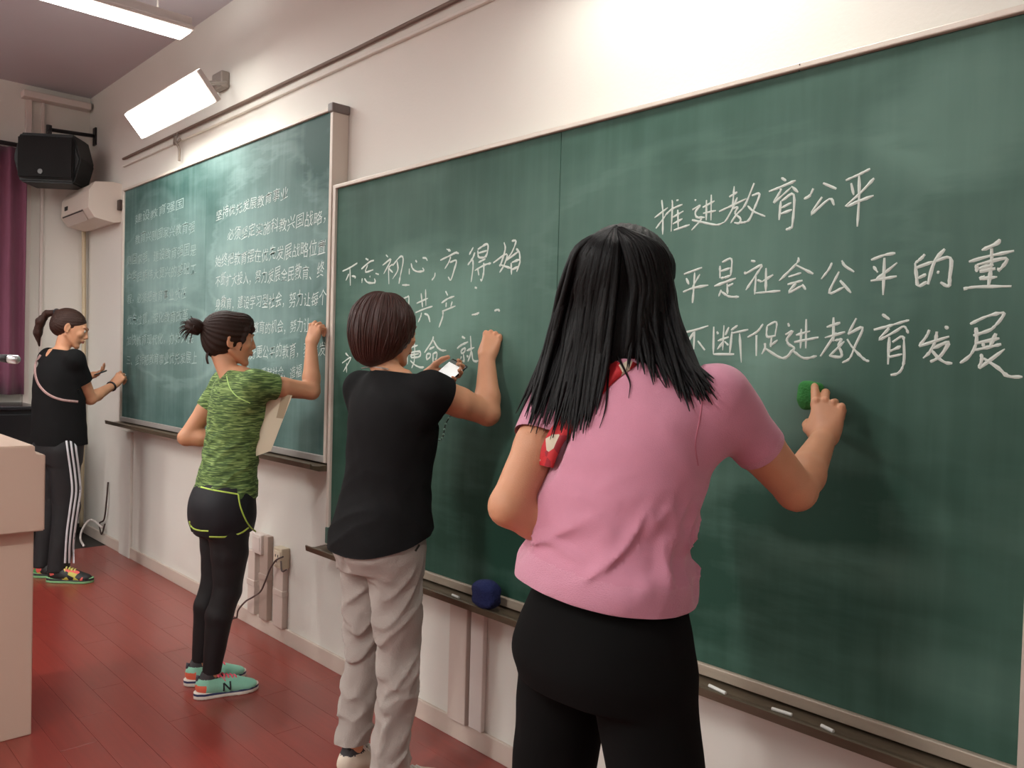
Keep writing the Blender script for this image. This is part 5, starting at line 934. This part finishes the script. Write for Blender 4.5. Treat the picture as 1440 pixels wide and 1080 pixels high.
# ---- woman 1: at the far end
def woman_far():
    p = Person((-5.585, -.515), .05, 'woman with a ponytail in black t-shirt and white-striped black track trousers, furthest away'); e = p.e; s = 1.03; lean = -.01
    O = p.px(99, 463, .045); O[0] = np.clip(O[0], -.05, .06); HM = frame((.38, .88, -.32), (0, .3, 1))
    shR = V3(.145, .02, 1.345); shL = V3(-.155, -.02, 1.350); elR = solve(p, (127, 561), shR, .285); wrR = solve(p, (159, 542), elR, .25)
    wrL = p.px(124, 530, .20)+V3(-.02, 0, -.01); elL = V3(-.20, .05, 1.10)
    f = p.b; torso(f, s, lean, 1.0, -.006); shoulders(f, s, lean, shR, shL, .045); f.cone((0, lean-.0, 1.345), O+V3(0, -.033, -.065), .045, .041, .018); head(f, O, HM)
    arm(f, shR, elR, wrR); arm(f, shL, elL, wrL); an = [(.08, -.03, .09), (-.10, -.06, .09)]; legs(f, s, [(.085, 0, .82), (-.085, 0, .82)], [(.085, .02, .45), (-.09, -.01, .45)], an)
    for x, y, _ in an: f.cone((x, y, .06), (x+.07, y+.085, .030), .028, .020, .02)
    tg = to_local(e, at(176, 522, 'y', -.10)); HR = hframe(tg-wrR, (.7, -.5, .4)); tips, th = hand(f, wrR, HR, [(.5, .9, .6), (.8, 1.0, .6), (1.0, 1.0, .6), (1.1, 1.0, .6)], thumb=(.3, .7, .2))
    HL = hframe((.75, .5, .35), (-.2, .4, -.8), False); hand(f, wrL, HL, [(.3, .4, .3)]*4, False, thumb=(.6, -.25, .2), s=.95)
    hb = wrR+HR[:, 1]*.06
    build_field(f, 'body', SKIN, e, (-.34, -.24, .0), (.36, .50, 1.74), .009, refine=[(hb-.10, hb+.10, .0042), (O-.125+V3(0, 0, -.01), O+.135, .0048)])
    face_bits(O, HM, e)
    tb = mat('tee_black', (19, 19, 20), .9); g = Fld(); R = [(.80, 0, -.004, .182, .146), (.90, 0, -.01, .182, .144), (1.0, 0, -.012, .178, .140), (1.10, 0, -.014, .178, .138), (1.18, 0, -.014, .178, .136), (1.27, 0, -.012, .176, .124), (1.335, 0, -.008, .150, .098), (1.375, 0, -.006, .102, .074), (1.415, 0, -.002, .060, .058)]
    g.loft(R, k=.03, n=2.3); sd = (elR-shR)/np.linalg.norm(elR-shR); se = shR+sd*.15; g.cone(V3(.06, -.0, 1.337), shR, .074, .062, .04); g.cone(shR, se+sd*.01, .060, .058, .03); sl = (elL-shL)/np.linalg.norm(elL-shL); te = shL+sl*.15; g.cone(V3(-.06, -.01, 1.34), shL, .074, .060, .04); g.cone(shL, te+sl*.01, .060, .058, .03)
    g.disp(lambda P: .003*noise3(P, 18, 18)); g.ops.append(((V3(0, 0, .83), V3(0, 0, -1), 9), None, None, 0, 'c')); g.ops.append(((se, sd, .11), None, None, 0, 'c')); g.ops.append(((te, sl, .11), None, None, 0, 'c')); g.ops.append(((V3(0, .0, 1.402), V3(0, .12, 1)/1.007, .14), None, None, 0, 'c'))
    sh = build_field(g, 'shirt', tb, e, (-.34, -.18, .76), (.34, .30, 1.43), .008)
    t = Fld(); t.loft([(.72, 0, -.01, .165, .122), (.80, 0, -.016, .180, .138), (.88, 0, -.01, .176, .134), (.95, 0, 0, .15, .11)], k=.03)
    for h_, kn, a in (((.088, -.01, .80), (.088, .012, .45), (.08, -.03, .07)), ((-.09, -.01, .80), (-.094, -.01, .45), (-.10, -.06, .07))): t.chain([h_, kn, a], [.096, .074, .060], .012, k0=.03)
    t.disp(lambda P: .004*noise3(P, 15, 19)); t.ops.append(((V3(0, 0, .065), V3(0, 0, -1), 9), None, None, 0, 'c')); tr = build_field(t, 'trousers', mat('track_black', (18, 19, 22), .7), e, (-.26, -.20, .03), (.26, .20, .98), .008)
    for k in range(3): p.strip(t, [(92.5+6.2*k+dx-(k*.15*j), y) for j, (dx, y) in enumerate([(0, 613), (3, 636), (7, 665), (9, 690), (6, 715), (2, 745), (0, 770), (-1+.8*k, 792)])], 3.0, .0015, 'side_stripe', mat('stripe_white', (214, 214, 220), .7), tr, t0=4.2)
    p.strip(g, [(57, 499), (51, 509), (49, 523), (54, 540), (67, 554), (86, 562), (110, 565)], 3.4, .0025, 'bag_strap', mat('strap_mauve', (170, 138, 134), .7, var=.45, vscale=110), e, t0=4.2, label='pinkish braided cross-body strap')
    mults = mat('shoe_multi', (60, 62, 50), .6); nt = mults.node_tree; vo = nt.nodes.new('ShaderNodeTexVoronoi'); vo.inputs['Scale'].default_value = 30; cr = nt.nodes.new('ShaderNodeValToRGB'); cr.color_ramp.interpolation = 'CONSTANT'; els = cr.color_ramp.elements
    els[0].color = lin((24, 26, 26))+(1,); els[1].position = .5; els[1].color = lin((176, 168, 70))+(1,)
    for po, c_ in ((.66, (214, 92, 84)), (.80, (70, 150, 90)), (.9, (30, 30, 34))): x = els.new(po); x.color = lin(c_)+(1,)
    tc = [n_ for n_ in nt.nodes if n_.type == 'TEX_COORD'][0]; nt.links.new(tc.outputs['Object'], vo.inputs['Vector']); nt.links.new(vo.outputs['Color'], cr.inputs[0]); nt.links.new(cr.outputs[0], nt.nodes['Principled BSDF'].inputs['Base Color'])
    sm = (mults, mat('sole_green', (120, 170, 120), .6), mat('sole_dark', (40, 44, 44), .6), mults, mat('lace_lime', (206, 204, 110), .6), mat('shoe_black', (24, 24, 26), .6))
    for x, y, yw in ((.085, -.075, -.80), (-.095, -.105, -.80)): shoe(e, (x-.035, y+.0, 0), yw, sm, 1.06)
    hm = mat('hair_dark_brown', (54, 32, 24), .5, bump=.5, bscale=60, stretch=(10, 10, 10), spec=.3, var=.4, vscale=18); T = lambda *a: O+HM@np.array(a)
    h = Fld(); h.ell(T(0, -.022, .040), (.079, .097, .084), HM, .02); h.ell(T(0, -.055, .0), (.066, .060, .062), HM, .03); h.ell(T(0, .110, -.048), (.090, .090, .112), HM, .010, 's'); h.ell(T(0, .040, -.115), (.10, .09, .085), HM, .02, 's')
    h.disp(lambda P: .0016*np.sin(np.arctan2(P[:, 2]-O[2]-.06, P[:, 0]-O[0]+.001)*26)); hair = build_field(h, 'hair', hm, e, O-.16, O+.16, .005)
    bc = T(0, -.115, .085); D0 = 5.2; pp = [p.px(*q, dep=p_) for q, p_ in (((66, 441), 5.16), ((57, 452), 5.16), ((53, 468), 5.17), ((55, 486), 5.18))]; rt = [T(0, -.095, .075)]+pp; pt = Fld(); pt.chain(rt, [.018, .020, .026, .024, .006], .012); pt.disp(lambda P: .002*np.sin(P[:, 0]*300+P[:, 1]*200))
    build_field(pt, 'ponytail', hm, hair, np.min(rt, 0)-.06, np.max(rt, 0)+.06, .005)
    a = np.linspace(0, 2*np.pi, 14); y_ = rt[1]-rt[0]; Mf = hframe(y_, (0, 0, 1)); MB().tube([rt[0]+Mf[:, 1]*.02+Mf[:, 0]*.020*math.cos(x)+Mf[:, 2]*.020*math.sin(x) for x in a], .005, 8).build('hair_tie', mat('tie_dark', (22, 20, 30), .7), hair, smooth=True)
    fd = (wrR-elR)/np.linalg.norm(wrR-elR); Mf = hframe(fd, (0, 0, 1)); c = wrR-fd*.02; MB().tube([c+Mf[:, 0]*.028*math.cos(x)+Mf[:, 2]*.028*math.sin(x) for x in a], .007, 8).build('wrist_band', mat('band_dark', (34, 28, 32), .5), e, smooth=True)
    a_, b_ = p.px(122, 531, .24), p.px(152, 519, .26); mid = (a_+b_)/2; up = b_-a_; up /= np.linalg.norm(up); nrm = V3(-.2, -.35, .9); nrm -= up*(nrm@up); nrm /= np.linalg.norm(nrm)
    phone(e, mid, up, nrm, .072, .15, 'phone held level by the woman with the ponytail', .35, (150, 200, 190)); chalkstick(e, tips[0], V3(-.3, .7, .2)); return p
P4 = woman_pink(); P3 = woman_black(); P2 = woman_green(); P1 = woman_far()
